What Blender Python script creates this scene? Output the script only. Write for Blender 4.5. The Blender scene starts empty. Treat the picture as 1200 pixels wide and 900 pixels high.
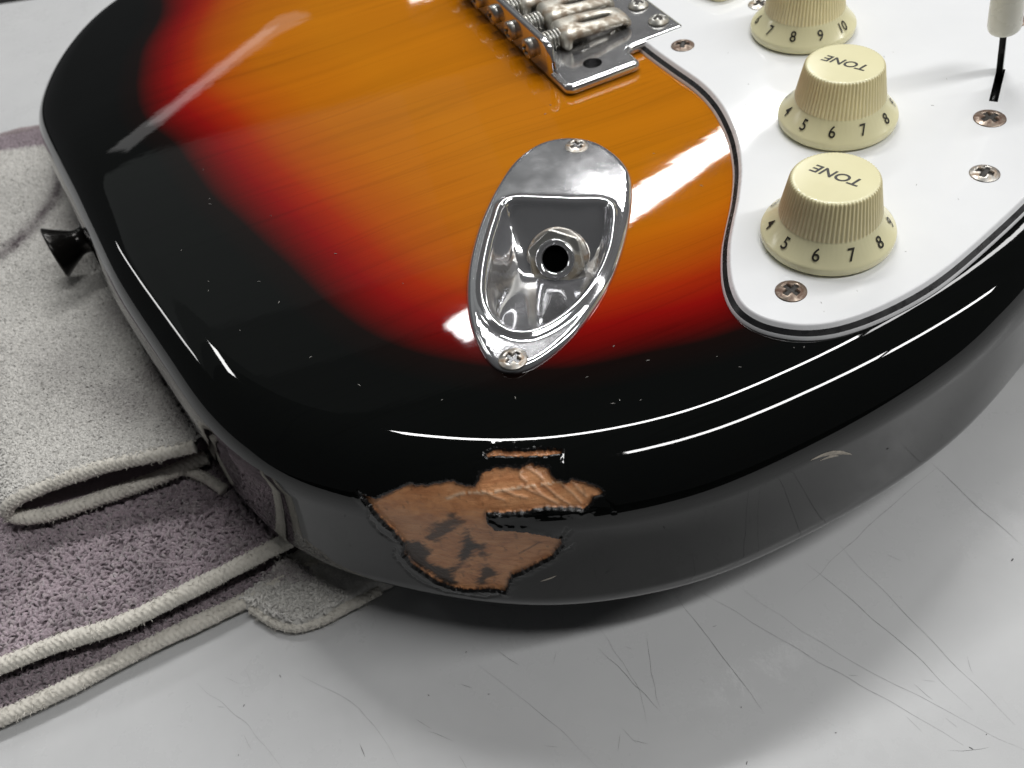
import bpy, math, random
import numpy as np
from mathutils import Matrix, Vector
from mathutils.geometry import delaunay_2d_cdt

random.seed(7); rng = np.random.default_rng(7)
SC = bpy.context.scene
COL = SC.collection
MM = 0.001

# ------------------------------------------------------------------ camera
F = 1100.0                                   # focal length in pixels of the 1200 px wide photograph
_nad = np.array([190 / F, 980 / F, 1.0]); _nad /= np.linalg.norm(_nad)
_up = -_nad; _fw = np.array([0, 0, 1.0])
_Y = _fw - _up * (_fw @ _up); _Y /= np.linalg.norm(_Y)
_X = np.cross(_Y, _up)
R = np.array([_X, _Y, _up])                  # camera (x right, y down, z forward) -> world, guitar top at z = 0, mm
CAM = np.array([0.0, -109.3, 120.4])

def rays(px, py):
    px = np.asarray(px, float); py = np.asarray(py, float)
    return np.stack([(px - 600) / F, (py - 450) / F, np.ones_like(px)], -1) @ R.T

def P(px, py, z=0.0):                        # where a sight line meets the height z (survey of the photograph)
    v = rays(px, py); t = (z - CAM[2]) / v[..., 2]
    return CAM + v * np.asarray(t)[..., None]

def PP(pts, z=0.0):
    a = np.array(pts, float); return P(a[:, 0], a[:, 1], z)

def proj(Q):
    v = (np.asarray(Q, float) - CAM) @ R
    return np.stack([600 + F * v[..., 0] / v[..., 2], 450 + F * v[..., 1] / v[..., 2]], -1)

cd = bpy.data.cameras.new('camera'); cam = bpy.data.objects.new('camera', cd); COL.objects.link(cam)
cm = np.eye(4); cm[:3, 0] = R[:, 0]; cm[:3, 1] = -R[:, 1]; cm[:3, 2] = -R[:, 2]; cm[:3, 3] = CAM * MM
cam.matrix_world = Matrix(cm.tolist())
cd.sensor_width = 36.0; cd.lens = 36.0 * F / 1200.0; cd.clip_start = 0.01; cd.clip_end = 50
cd.dof.use_dof = True; cd.dof.focus_distance = 0.172; cd.dof.aperture_fstop = 30.0
SC.camera = cam

# ------------------------------------------------------------------ world, lamps, exposure
W = bpy.data.worlds.new('World'); SC.world = W; W.use_nodes = True
nt = W.node_tree; nt.nodes.clear()
wo = nt.nodes.new('ShaderNodeOutputWorld'); wb = nt.nodes.new('ShaderNodeBackground')
wb.inputs['Color'].default_value = (.044, .045, .046, 1); wb.inputs['Strength'].default_value = 1.0
nt.links.new(wb.outputs[0], wo.inputs[0])

def tube_lamp(name, c, length, width, radiance, ang, col=(1.0, 0.995, 0.985)):
    l = bpy.data.lights.new(name, 'AREA'); l.shape = 'RECTANGLE'
    l.size = length * MM; l.size_y = width * MM
    l.energy = radiance * math.pi * l.size * l.size_y
    l.color = col
    o = bpy.data.objects.new(name, l); COL.objects.link(o)
    o.location = [x * MM for x in c]; o.rotation_euler = (0, 0, math.radians(ang))
    return o

TA = math.degrees(math.atan2(0.56, 0.83))
tube_lamp('ceiling_tube', (412, 1918, 1500), 1270, 88, 42, TA)
tube_lamp('ceiling_tube', (215, 862, 1500), 1230, 110, 46, 7)
tube_lamp('ceiling_tube', (1640, 800, 1500), 1560, 100, 15, -5)
tube_lamp('ceiling_tube', (780, -380, 1500), 1230, 100, 37, 7)
tube_lamp('ceiling_tube', (2300, -300, 1500), 1700, 100, 34, 3)
tube_lamp('ceiling_tube', (-3500, 2400, 1500), 2400, 110, 12, -49)
tube_lamp('ceiling_tube', (-3300, 2050, 1500), 900, 60, 6, -49)
tube_lamp('ceiling_tube', (-930, 3250, 1500), 900, 330, .6, 40)
tube_lamp('ceiling_tube', (-900, 3250, 1490), 640, 170, .8, 44)  # added lamp overlapping the one above, only to feather the reflected streak
tube_lamp('ceiling_downlight', (-60, 3440, 1500), 85, 160, 14, 0)
tube_lamp('ceiling_downlight', (-1170, 1320, 1500), 330, 110, 22, 70)
# dim lamps added in overlapping layers, standing in for the pale ceiling lacquer mirrors
tube_lamp('ceiling_standin_lamp', (-1400, 2180, 1510), 3400, 960, .055, 6, (.93, 1.0, .97))
tube_lamp('ceiling_standin_lamp', (-1400, 2070, 1520), 3000, 1180, .04, 6, (.93, 1.0, .97))
tube_lamp('ceiling_standin_lamp', (-1400, 1970, 1530), 2600, 1380, .04, 6, (.93, 1.0, .97))
SC.view_settings.view_transform = 'Standard'; SC.view_settings.look = 'None'
SC.view_settings.exposure = 0.0; SC.view_settings.gamma = 1.0; SC.view_settings.use_curve_mapping = False
SC.cycles.max_bounces = 8; SC.cycles.use_denoising = True
SC.cycles.caustics_reflective = False; SC.cycles.caustics_refractive = False

# ------------------------------------------------------------------ helpers: materials
class NB:
    def __init__(s, name):
        s.m = bpy.data.materials.new(name); s.m.use_nodes = True
        s.t = s.m.node_tree; s.b = s.t.nodes['Principled BSDF']; s._o = None
    def n(s, typ, **kw):
        x = s.t.nodes.new(typ)
        for k, v in kw.items(): setattr(x, k, v)
        return x
    def l(s, a, b): s.t.links.new(a, b)
    def obj(s, rot=0.0, scale=(1000, 1000, 1000)):
        c = s.n('ShaderNodeTexCoord'); m = s.n('ShaderNodeMapping')
        # rotate first, then scale (two mapping nodes keep the order plain)
        m.inputs['Rotation'].default_value = (0, 0, rot)
        s.l(c.outputs['Object'], m.inputs['Vector'])
        k = s.n('ShaderNodeMapping'); k.inputs['Scale'].default_value = scale
        s.l(m.outputs[0], k.inputs['Vector']); return k.outputs[0]
    def noise(s, vec, scale=1, detail=3, rough=.5, dist=0):
        x = s.n('ShaderNodeTexNoise'); x.inputs['Scale'].default_value = scale; x.inputs['Detail'].default_value = detail
        x.inputs['Roughness'].default_value = rough; x.inputs['Distortion'].default_value = dist
        s.l(vec, x.inputs['Vector']); return x.outputs['Fac']
    def ramp(s, fac, stops):
        x = s.n('ShaderNodeValToRGB'); e = x.color_ramp.elements
        while len(e) < len(stops): e.new(0.5)
        for q, (p, c) in zip(e, stops):
            q.position = p; q.color = tuple(c) + (1,) if not isinstance(c, (int, float)) else (c, c, c, 1)
        s.l(fac, x.inputs[0]); return x.outputs[0]
    def mix(s, fac, a, b, mode='MIX'):
        x = s.n('ShaderNodeMix', data_type='RGBA', blend_type=mode)
        for sock, v in ((x.inputs[0], fac), (x.inputs[6], a), (x.inputs[7], b)):
            if isinstance(v, (int, float)): sock.default_value = v
            elif isinstance(v, tuple): sock.default_value = v + (1,)
            else: s.l(v, sock)
        return x.outputs[2]
    def attr(s, name):
        x = s.n('ShaderNodeAttribute'); x.attribute_name = name; return x
    def math(s, op, a, b=0.0):
        x = s.n('ShaderNodeMath', operation=op)
        for i, v in enumerate((a, b)):
            if isinstance(v, (int, float)): x.inputs[i].default_value = v
            else: s.l(v, x.inputs[i])
        return x.outputs[0]
    def bump(s, h, strength=.2, dist=.0001):
        x = s.n('ShaderNodeBump'); x.inputs['Strength'].default_value = strength; x.inputs['Distance'].default_value = dist
        s.l(h, x.inputs['Height']); s.l(x.outputs[0], s.b.inputs['Normal']); return x
    def set(s, **kw):
        for k, v in kw.items():
            i = s.b.inputs[k.replace('_', ' ')]
            if isinstance(v, (int, float)): i.default_value = v
            elif isinstance(v, tuple): i.default_value = v + (1,) if len(v) == 3 else v
            else: s.l(v, i)
        return s.m

GR = math.radians(14.0)                      # direction of the guitar's length in plan

def m_finish():
    b = NB('sunburst lacquer')
    a = b.attr('burst').outputs['Fac']
    v = b.obj(-GR, (1000, 1000, 1000))
    wob = b.noise(v, .03, 2)
    aa = b.math('ADD', a, b.math('MULTIPLY', b.math('SUBTRACT', wob, .5), 2.0))
    f = b.math('DIVIDE', b.math('ADD', aa, 10.0), 60.0)
    col = b.ramp(f, [(0.02, (.0022, .0026, .0024)), (.12, (.006, .0025, .002)), (.20, (.10, .0016, .0012)), (.28, (.20, .003, .0018)), (.38, (.30, .019, .002)),
                     (.49, (.36, .066, .002)), (.68, (.41, .115, .002)), (1.0, (.44, .145, .003))])
    def warped(scale, amt):
        base = b.obj(-GR, (1000, 1000, 1000)); w = b.noise(b.obj(-GR, (14, 30, 30)), 1, 2)
        wv = b.n('ShaderNodeCombineXYZ'); b.l(b.math('MULTIPLY', b.math('SUBTRACT', w, .5), amt), wv.inputs['Y'])
        ad = b.n('ShaderNodeVectorMath', operation='ADD'); b.l(base, ad.inputs[0]); b.l(wv.outputs[0], ad.inputs[1])
        k = b.n('ShaderNodeMapping'); k.inputs['Scale'].default_value = scale; b.l(ad.outputs[0], k.inputs['Vector']); return k.outputs[0]
    v1 = warped((.009, .24, .24), 9.0); v2 = warped((.006, .07, .07), 14.0); v3 = warped((.03, 2.2, 2.2), 9.0); v4 = warped((.004, .16, .16), 9.0)
    g1 = b.ramp(b.noise(v1, 1, 5, .6, .2), [(.30, .78), (.45, .97), (.6, 1.03)])
    g2 = b.ramp(b.noise(v2, 1, 3, .5, .3), [(.3, .90), (.7, 1.07)])
    g3 = b.ramp(b.noise(v3, 1, 3, .6), [(.33, .80), (.46, 1.0)])
    g4 = b.ramp(b.noise(v4, 1, 1, .4), [(.485, 1.0), (.5, .78), (.515, 1.0)])
    col = b.mix(.55, col, g1, 'MULTIPLY'); col = b.mix(.8, col, g2, 'MULTIPLY'); col = b.mix(.45, col, g3, 'MULTIPLY'); col = b.mix(.6, col, g4, 'MULTIPLY')
    hgt = b.math('ADD', b.math('MULTIPLY', b.noise(v1, 1, 4, .55, .2), .5), b.math('MULTIPLY', b.noise(b.obj(0, (160, 160, 160)), 1, 2), .8))
    b.bump(hgt, .022, .0004)
    sm = b.ramp(b.noise(b.obj(.6, (60, 60, 60)), 1, 4, .6, 1), [(.35, .012), (.75, .04)])
    return b.set(Base_Color=col, Roughness=sm, IOR=1.43, Specular_IOR_Level=.5)

def m_wood():
    b = NB('bare gouged wood')
    st = b.attr('stain').outputs['Fac']
    v = b.obj(-GR, (40, 500, 700))
    c = b.ramp(b.noise(v, 1, 4, .6, .5), [(.3, (.48, .20, .085)), (.55, (.64, .30, .135)), (.75, (.72, .37, .18))])
    c = b.mix(b.attr('crest').outputs['Fac'], c, (.78, .58, .40))
    c = b.mix(st, c, (.02, .018, .016))
    rim = b.ramp(b.math('ADD', b.math('MULTIPLY', b.attr('rim').outputs['Fac'], .5), .5), [(.56, 0.0), (.64, 1.0)])
    c = b.mix(rim, (.003, .003, .003), c)
    b.bump(b.math('ADD', b.noise(b.obj(.5, (900, 900, 900)), 1, 4, .65), b.noise(b.obj(-GR, (90, 900, 2200)), 1, 4, .6)), .45, .0003)
    return b.set(Base_Color=c, Roughness=.3)

def m_plain(name, col, rough, var=.08, scale=40, bump=0.0, bscale=400, **kw):
    b = NB(name)
    n = b.noise(b.obj(.3, (scale,) * 3), 1, 5, .6)
    c = b.mix(1.0, col, b.ramp(n, [(.25, 1 - var), (.75, 1 + var * .5)]), 'MULTIPLY')
    rr = b.ramp(b.noise(b.obj(1.0, (scale * 2.2,) * 3), 1, 4, .6), [(.3, max(rough * .7, .01)), (.75, rough * 1.35)])
    if bump: b.bump(b.noise(b.obj(.1, (bscale,) * 3), 1, 4, .6), bump, .0003)
    return b.set(Base_Color=c, Roughness=rr, **kw)

def m_chrome(name='worn chrome', col=(.82, .82, .84), rough=.09, pit=.10, haze=.86):
    b = NB(name)
    sc = b.n('ShaderNodeTexVoronoi', feature='DISTANCE_TO_EDGE'); sc.inputs['Scale'].default_value = 1
    b.l(b.obj(.4, (110, 420, 300)), sc.inputs['Vector'])
    s1 = b.ramp(sc.outputs['Distance'], [(.0, 1.0), (.02, 0.0)])
    patch = b.ramp(b.noise(b.obj(0, (90,) * 3), 1, 5, .65), [(.35, rough * .75), (.7, rough * 1.45)])
    b.bump(b.math('ADD', b.noise(b.obj(.2, (2500,) * 3), 1, 2), b.math('MULTIPLY', s1, .25)), pit, .00005)
    c = b.mix(b.noise(b.obj(.9, (130,) * 3), 1, 5, .6), col, tuple(x * .78 for x in col))
    return b.set(Base_Color=c, Metallic=haze, Roughness=patch)

def m_rust(name, base, rust, amount=.5, rough=.35, scale=500):
    b = NB(name)
    n = b.noise(b.obj(.2, (scale,) * 3), 1, 6, .65, .4)
    k = b.ramp(n, [(max(0, .62 - amount * .35), 0.0), (min(1, .75 - amount * .25), 1.0)])
    c = b.mix(k, base, rust)
    m = b.math('SUBTRACT', 1.0, b.math('MULTIPLY', k, .75))
    b.bump(n, .06, .0001)
    return b.set(Base_Color=c, Metallic=m, Roughness=b.math('ADD', rough, b.math('MULTIPLY', k, .3)))

def m_tint(name, rough=.9, sheen=.3):
    b = NB(name)
    c = b.attr('tint').outputs['Color']
    c = b.mix(1.0, c, b.ramp(b.noise(b.obj(.2, (1800,) * 3), 1, 3), [(.3, .8), (.7, 1.1)]), 'MULTIPLY')
    return b.set(Base_Color=c, Roughness=rough, Sheen_Weight=sheen, Specular_IOR_Level=.1)

def m_table():
    b = NB('pale grey laminate')
    c = b.ramp(b.noise(b.obj(0, (14,) * 3), 1, 5, .6), [(.3, (.50, .505, .51)), (.7, (.555, .56, .56))])
    sm = b.ramp(b.noise(b.obj(.5, (45, 45, 45)), 1, 5, .7, 1.0), [(.50, 1.0), (.9, .95)])
    c = b.mix(1.0, c, sm, 'MULTIPLY')
    dots = b.n('ShaderNodeTexVoronoi'); dots.inputs['Scale'].default_value = 1; b.l(b.obj(0, (70,) * 3), dots.inputs['Vector'])
    dd = b.ramp(dots.outputs['Distance'], [(.012, .45), (.022, 1.0)])
    c = b.mix(.7, c, dd, 'MULTIPLY')
    r = b.ramp(b.noise(b.obj(1.2, (60,) * 3), 1, 5, .7), [(.3, .22), (.75, .40)])
    b.bump(b.noise(b.obj(0, (500,) * 3), 1, 3), .03, .0003)
    return b.set(Base_Color=c, Roughness=r, Specular_IOR_Level=.4)

M = dict(
    finish=m_finish(), wood=m_wood(),
    pg_white=m_plain('white pickguard plastic', (.78, .79, .80), .05, .03, 60),
    pg_edge=m_plain('pickguard bevel white', (.76, .765, .775), .3, .05, 200),
    pg_black=m_plain('pickguard middle ply', (.012, .012, .013), .3, .1, 200),
    chrome=m_chrome(rough=.085, pit=.04, haze=.90), chrome_bridge=m_chrome('bridge chrome', (.74, .74, .75), .09, .2),
    cream=m_plain('aged cream plastic', (.77, .725, .46), .2, .05, 90),
    cream_side=m_plain('ribbed side cream plastic', (.80, .71, .42), .35, .10, 160),  # ribbed sides a little warmer and yellower than the rest
    print_ink=m_plain('worn black print', (.03, .027, .02), .4, .3, 600),
    tip=m_plain('off white switch plastic', (.72, .70, .60), .28, .06, 90),
    steel=m_rust('tarnished steel', (.52, .50, .46), (.26, .17, .10), .4, .33),
    rusty=m_rust('rusty screw steel', (.34, .28, .23), (.13, .075, .05), .6, .32),
    saddle=m_rust('corroded saddle steel', (.55, .53, .47), (.30, .235, .17), .55, .42, 300),
    pitted=m_rust('dull plated steel', (.56, .555, .52), (.30, .26, .20), .45, .34, 260),
    blackmetal=m_plain('blackened metal', (.012, .011, .010), .22, .3, 300, Metallic=0.6),
    recess=m_plain('dark screw recess', (.03, .025, .02), .6, .4, 900),  # darker colour for the cross recess faces
    hole=m_plain('black cavity shade', (.002, .002, .002), 1.0, Specular_IOR_Level=0.0),
    terry=m_tint('terry loops', .95, .4), cloth=m_tint('terry backing', .95, .2),
    hem=m_plain('off white woven hem', (.66, .63, .565), .9, .14, 260, .4, 1500, Sheen_Weight=.3, Specular_IOR_Level=.1),
    purple_hem=m_plain('mauve grey hem', (.28, .235, .24), .95, .16, 200, .4, 1500, Specular_IOR_Level=.1),
    table=m_table(), scratch=m_plain('scratch grime', (.25, .25, .25), .6, .5, 300),
    scratch_pale=m_plain('shallow scratch', (.43, .43, .435), .6, .3, 300),
    floor=m_plain('dark workshop floor', (.05, .05, .05), .6, .2, 5),
    scuff=m_plain('pale scuffed lacquer', (.42, .38, .32), .7, .4, 900),
    dust=m_plain('dust', (.30, .29, .27), .9, .2, 500),
)

# ------------------------------------------------------------------ helpers: geometry
def wl(o):                                    # world location of a thing or part, mm
    v = np.zeros(3)
    while o is not None: v += np.array(o.location) / MM; o = o.parent
    return v

def mesh(name, V, faces, mats, smooth=True, fmat=None):
    me = bpy.data.meshes.new(name)
    V = np.asarray(V, float) * MM
    if isinstance(faces, np.ndarray):
        k = faces.shape[1]; n = len(faces)
        me.vertices.add(len(V)); me.vertices.foreach_set('co', V.astype(np.float32).ravel())
        me.loops.add(n * k); me.loops.foreach_set('vertex_index', faces.astype(np.int32).ravel())
        me.polygons.add(n); me.polygons.foreach_set('loop_start', (np.arange(n) * k).astype(np.int32))
        me.update(calc_edges=True)
    else:
        me.from_pydata(V.tolist(), [], faces); me.update()
    for m in (mats if isinstance(mats, (list, tuple)) else [mats]): me.materials.append(m)
    if smooth: me.polygons.foreach_set('use_smooth', np.ones(len(me.polygons), bool))
    if fmat is not None: me.polygons.foreach_set('material_index', np.asarray(fmat, np.int32))
    me.update(); return me

def put(name, me, parent=None, loc=(0, 0, 0), rot=None):
    o = bpy.data.objects.new(name, me); COL.objects.link(o)
    o.location = [x * MM for x in loc]
    if rot is not None: o.rotation_euler = rot
    o.parent = parent; return o

def part(name, V, faces, mats, parent, smooth=True, fmat=None):
    V = np.asarray(V, float)
    if parent is not None: V = V - wl(parent)
    return put(name, mesh(name, V, faces, mats, smooth, fmat), parent)

def thing(name, label, cat, loc, group=None):
    o = bpy.data.objects.new(name, None); COL.objects.link(o); o.location = [x * MM for x in loc]
    o['label'] = label; o['category'] = cat; o.empty_display_size = .01
    if group: o['group'] = group
    return o

def fattr(me, name, vals):
    a = me.attributes.new(name, 'FLOAT', 'POINT'); a.data.foreach_set('value', np.asarray(vals, np.float32))
def cattr(me, name, vals):
    a = me.attributes.new(name, 'FLOAT_COLOR', 'POINT')
    c = np.ones((len(vals), 4), np.float32); c[:, :3] = vals; a.data.foreach_set('color', c.ravel())

def inpoly(pts, poly):
    pts = np.asarray(pts, float); poly = np.asarray(poly, float)[:, :2]
    r = np.zeros(len(pts), bool); a = poly; b = np.roll(poly, -1, 0)
    for (x0, y0), (x1, y1) in zip(a, b):
        if y0 == y1: continue
        c = ((y0 > pts[:, 1]) != (y1 > pts[:, 1])) & (pts[:, 0] < (x1 - x0) * (pts[:, 1] - y0) / (y1 - y0) + x0)
        r ^= c
    return r

def dline(pts, line, closed=False):            # distance to a polyline
    pts = np.asarray(pts, float)[:, :2]; L = np.asarray(line, float)[:, :2]
    a = L if closed else L[:-1]; b = np.roll(L, -1, 0) if closed else L[1:]
    best = np.full(len(pts), 1e9)
    for p, q in zip(a, b):
        d = q - p; t = np.clip(((pts - p) @ d) / max(d @ d, 1e-12), 0, 1)
        best = np.minimum(best, np.hypot(*(pts - p - t[:, None] * d).T))
    return best

def sdist(pts, poly):                          # positive inside
    d = dline(pts, poly, True); return np.where(inpoly(np.asarray(pts)[:, :2], poly), d, -d)

def spline(ctrl, step=.5, closed=True):
    c = np.asarray(ctrl, float); out = []
    n = len(c)
    for i in range(n if closed else n - 1):
        if closed: p0, p1, p2, p3 = c[i - 1], c[i], c[(i + 1) % n], c[(i + 2) % n]
        else: p0, p1, p2, p3 = c[max(i - 1, 0)], c[i], c[i + 1], c[min(i + 2, n - 1)]
        k = max(2, int(np.linalg.norm(p2 - p1) / step))
        t = np.linspace(0, 1, k, endpoint=False)[:, None]
        out.append(.5 * ((2 * p1) + (-p0 + p2) * t + (2 * p0 - 5 * p1 + 4 * p2 - p3) * t ** 2 + (-p0 + 3 * p1 - 3 * p2 + p3) * t ** 3))
    if not closed: out.append(c[-1:])
    return np.concatenate(out)

def resample(L, step, closed=True):
    L = np.asarray(L, float); Q = np.vstack([L, L[:1]]) if closed else L
    s = np.r_[0, np.cumsum(np.linalg.norm(np.diff(Q, axis=0), axis=1))]
    n = max(3, int(round(s[-1] / step))); t = np.linspace(0, s[-1], n + (0 if closed else 1), endpoint=not closed)
    return np.stack([np.interp(t, s, Q[:, k]) for k in range(Q.shape[1])], -1)

def smooth_closed(L, sig):                     # L evenly spaced; sig in samples
    n = len(L); f = np.fft.fftfreq(n)
    g = np.exp(-.5 * (2 * np.pi * f * sig) ** 2)[:, None]
    return np.real(np.fft.ifft(np.fft.fft(L, axis=0) * g, axis=0))

def ccw(L):
    a = np.sum(L[:, 0] * np.roll(L[:, 1], -1) - np.roll(L[:, 0], -1) * L[:, 1]); return L if a > 0 else L[::-1].copy()

def normals2(L):                               # outward normals of a ccw loop
    t = np.roll(L, -1, 0) - np.roll(L, 1, 0); t /= np.linalg.norm(t, axis=1)[:, None] + 1e-12
    return np.stack([t[:, 1], -t[:, 0]], -1)

def cdt(loops, pts, outer, holes=()):          # triangles over all given points inside outer, outside holes
    V = []; E = []
    for L in loops:
        k = len(V); n = len(L); V += [tuple(p[:2]) for p in L]; E += [(k + i, k + (i + 1) % n) for i in range(n)]
    V += [tuple(p[:2]) for p in pts]
    ov, oe, of, iv, ie, jf = delaunay_2d_cdt([Vector(v) for v in V], E, [], 0, 1e-7)
    ov = np.array([tuple(v) for v in ov]); src = np.array([i[0] if len(i) else -1 for i in iv])
    T = np.array([tuple(f) for f in of if len(f) == 3])
    if (src < 0).any():
        bad = np.where(src < 0)[0]; T = T[~np.isin(T, bad).any(1)]
    T = src[T]; V = np.array(V)
    c = V[T].mean(1); k = inpoly(c, outer)
    for h in holes: k &= ~inpoly(c, h)
    T = T[k]
    a, b, c_ = V[T[:, 0]], V[T[:, 1]], V[T[:, 2]]
    ar = (b[:, 0] - a[:, 0]) * (c_[:, 1] - a[:, 1]) - (b[:, 1] - a[:, 1]) * (c_[:, 0] - a[:, 0])
    T[ar < 0] = T[ar < 0][:, ::-1]
    return V, T[np.abs(ar) > 1e-9]

def grid_pts(poly, step, margin):
    poly = np.asarray(poly)[:, :2]; lo = poly.min(0); hi = poly.max(0)
    g = np.stack(np.meshgrid(np.arange(lo[0], hi[0], step), np.arange(lo[1], hi[1], step)), -1).reshape(-1, 2)
    g = g + rng.uniform(-.15, .15, g.shape) * step
    return g[sdist(g, poly) > margin]

def lathe(prof, n=48, wob=None, cap0=False, cap1=True):
    prof = np.asarray(prof, float); th = np.linspace(0, 2 * np.pi, n, endpoint=False)
    V = []
    for j, (r, z) in enumerate(prof):
        rr = r * np.ones(n) if wob is None else r + wob(j, th)
        V.append(np.stack([rr * np.cos(th), rr * np.sin(th), np.full(n, z)], -1))
    V = np.concatenate(V); Fc = []
    for j in range(len(prof) - 1):
        for i in range(n):
            i2 = (i + 1) % n; Fc.append((j * n + i, j * n + i2, (j + 1) * n + i2, (j + 1) * n + i))
    if cap1: Fc.append(tuple((len(prof) - 1) * n + i for i in range(n)))
    if cap0: Fc.append(tuple(reversed(range(n))))
    return V, Fc

def tube(path, rad, n=10, closed=False, caps=True):
    path = np.asarray(path, float); m = len(path)
    rad = np.broadcast_to(rad, (m,)) if np.ndim(rad) < 2 else np.asarray(rad)
    T = np.gradient(path, axis=0); T /= np.linalg.norm(T, axis=1)[:, None] + 1e-12
    N = np.zeros_like(T); ref = np.array([0, 0, 1.0]) if abs(T[0, 2]) < .9 else np.array([1.0, 0, 0])
    for i in range(m):
        ref = ref - T[i] * (ref @ T[i]); ref /= np.linalg.norm(ref); N[i] = ref
    B = np.cross(T, N); th = np.linspace(0, 2 * np.pi, n, endpoint=False)
    r = rad[:, None] if rad.ndim == 1 else rad
    V = path[:, None] + r[..., None] * (np.cos(th)[None, :, None] * N[:, None] + np.sin(th)[None, :, None] * B[:, None])
    i, j = np.meshgrid(np.arange(m - 1), np.arange(n), indexing='ij'); j2 = (j + 1) % n
    Fq = np.stack([i * n + j, i * n + j2, (i + 1) * n + j2, (i + 1) * n + j], -1).reshape(-1, 4)
    Fc = [tuple(int(a) for a in q) for q in Fq]
    if caps: Fc += [tuple(reversed(range(n))), tuple((m - 1) * n + k for k in range(n))]
    return V.reshape(-1, 3), Fc

def join(items):
    V = []; Fc = []; k = 0
    for v, f in items:
        V.append(np.asarray(v)); Fc += [tuple(a + k for a in q) for q in f]; k += len(v)
    return np.concatenate(V), Fc

def frame_pts(V, o, ex, ey, ez): return np.asarray(o) + V[:, :1] * ex + V[:, 1:2] * ey + V[:, 2:3] * ez

def vnoise(p, seed=0):                          # cheap smooth value noise, p (n,2)
    p = np.asarray(p, float); i = np.floor(p).astype(int); f = p - i; f = f * f * (3 - 2 * f)
    def h(a, b): 
        q = np.sin(a * 127.1 + b * 311.7 + seed * 74.7) * 43758.5453; return q - np.floor(q)
    a = h(i[:, 0], i[:, 1]); b = h(i[:, 0] + 1, i[:, 1]); c = h(i[:, 0], i[:, 1] + 1); d = h(i[:, 0] + 1, i[:, 1] + 1)
    return (a * (1 - f[:, 0]) + b * f[:, 0]) * (1 - f[:, 1]) + (c * (1 - f[:, 0]) + d * f[:, 0]) * f[:, 1]
def fbm(p, oct=4, seed=0):
    s = 0; a = .5; q = np.asarray(p, float)
    for k in range(oct): s = s + a * vnoise(q, seed + k); q = q * 2.03 + 11.3; a *= .5
    return s / (1 - .5 ** oct)

def sstep(a, b, x): t = np.clip((x - a) / (b - a), 0, 1); return t * t * (3 - 2 * t)

ZT = -57.0                                      # table top
# ------------------------------------------------------------------ table and floor
e0 = P(-60, 14, ZT); e1 = P(60, -4, ZT); ed = (e1 - e0) / np.linalg.norm(e1 - e0); en = np.array([-ed[1], ed[0], 0])
c0 = e0 - ed * 500; c1 = e0 + ed * 1300
depth = float((e0 - np.array([0, -132, ZT])) @ en)
tp = np.array([c0, c0 - en * depth, c1 - en * depth, c1])[:, :2]
bench = thing('workbench', 'pale grey scratched workbench top under the guitar and towels', 'workbench', (0, 0, ZT - 30))
loop = ccw(resample(tp, 40)); n2 = normals2(loop)
V, T = cdt([loop], [], loop); V3 = np.c_[V, np.full(len(V), ZT)]
k = len(V); n = len(loop)
low = np.c_[loop + n2 * 1.0, np.full(n, ZT - 1.0)]; bot = np.c_[loop + n2 * 1.0, np.full(n, ZT - 30)]
fc = [tuple(int(a) for a in t) for t in T]
fc += [(i, k + i, k + (i + 1) % n, (i + 1) % n) for i in range(n)] + [(k + i, k + n + i, k + n + (i + 1) % n, k + (i + 1) % n) for i in range(n)]
part('tabletop', np.vstack([V3, low, bot]), fc, M['table'], bench, smooth=False)
fl = mesh('floor', [(-6000, -6000, -900), (6000, -6000, -900), (6000, 6000, -900), (-6000, 6000, -900)], [(0, 1, 2, 3)], M['floor'], False)
fo = put('floor', fl); fo['kind'] = 'structure'

def strips(lines, z, wid):
    Vs = []; Fs = []; k = 0
    for L, w in lines:
        L = np.asarray(L)[:, :2]; t = np.gradient(L, axis=0); t /= np.linalg.norm(t, axis=1)[:, None] + 1e-9
        nn = np.stack([-t[:, 1], t[:, 0]], -1); m = len(L); ww = w * wid * np.sin(np.linspace(.12, math.pi - .12, m))[:, None] * rng.uniform(.6, 1.1, (m, 1))
        Vs.append(np.c_[np.vstack([L + nn * ww, L - nn * ww]), np.full(2 * m, z)])
        Fs += [(k + i, k + i + 1, k + m + i + 1, k + m + i) for i in range(m - 1)]; k += 2 * m
    return np.concatenate(Vs), Fs

def wav(px, n=24, amp=.5):
    q = spline(PP(px, ZT), 4, False); q = resample(q, max(.8, np.linalg.norm(q[-1] - q[0]) / n), False)
    q[:, :2] += (np.stack([vnoise(np.c_[np.arange(len(q)) * .3, np.full(len(q), s)], s) for s in (rng.integers(99), rng.integers(99))], -1) - .5) * amp
    return q
dark = [(wav([(700, 760), (735, 792), (776, 836)]), .9), (wav([(757, 745), (763, 790), (774, 828)]), .8), (wav([(790, 695), (838, 760), (896, 834)]), 1.0),
        (wav([(1092, 543), (1140, 588), (1200, 640)]), 1.0), (wav([(945, 660), (1030, 730), (1140, 832)]), .7), (wav([(700, 545 + 190), (745, 800), (760, 852)]), .5),
        (wav([(540, 800), (552, 806)]), .9), (wav([(420, 872), (427, 888)]), 1.4), (wav([(500, 855), (530, 870)]), .7), (wav([(1110, 880), (1160, 876)]), .6)]
pale = [(wav([(815, 690), (960, 775), (1130, 872)], 40), 1.1), (wav([(930, 700), (1010, 625), (1100, 545)], 40), 1.0), (wav([(985, 640), (1100, 760), (1190, 850)]), .9),
        (wav([(870, 690), (990, 770), (1200, 880)], 40), .7), (wav([(560, 780), (640, 840), (700, 900)]), .7), (wav([(350, 790), (420, 830), (470, 900)]), .7), (wav([(230, 800), (290, 850), (330, 900)]), .8)]
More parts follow.
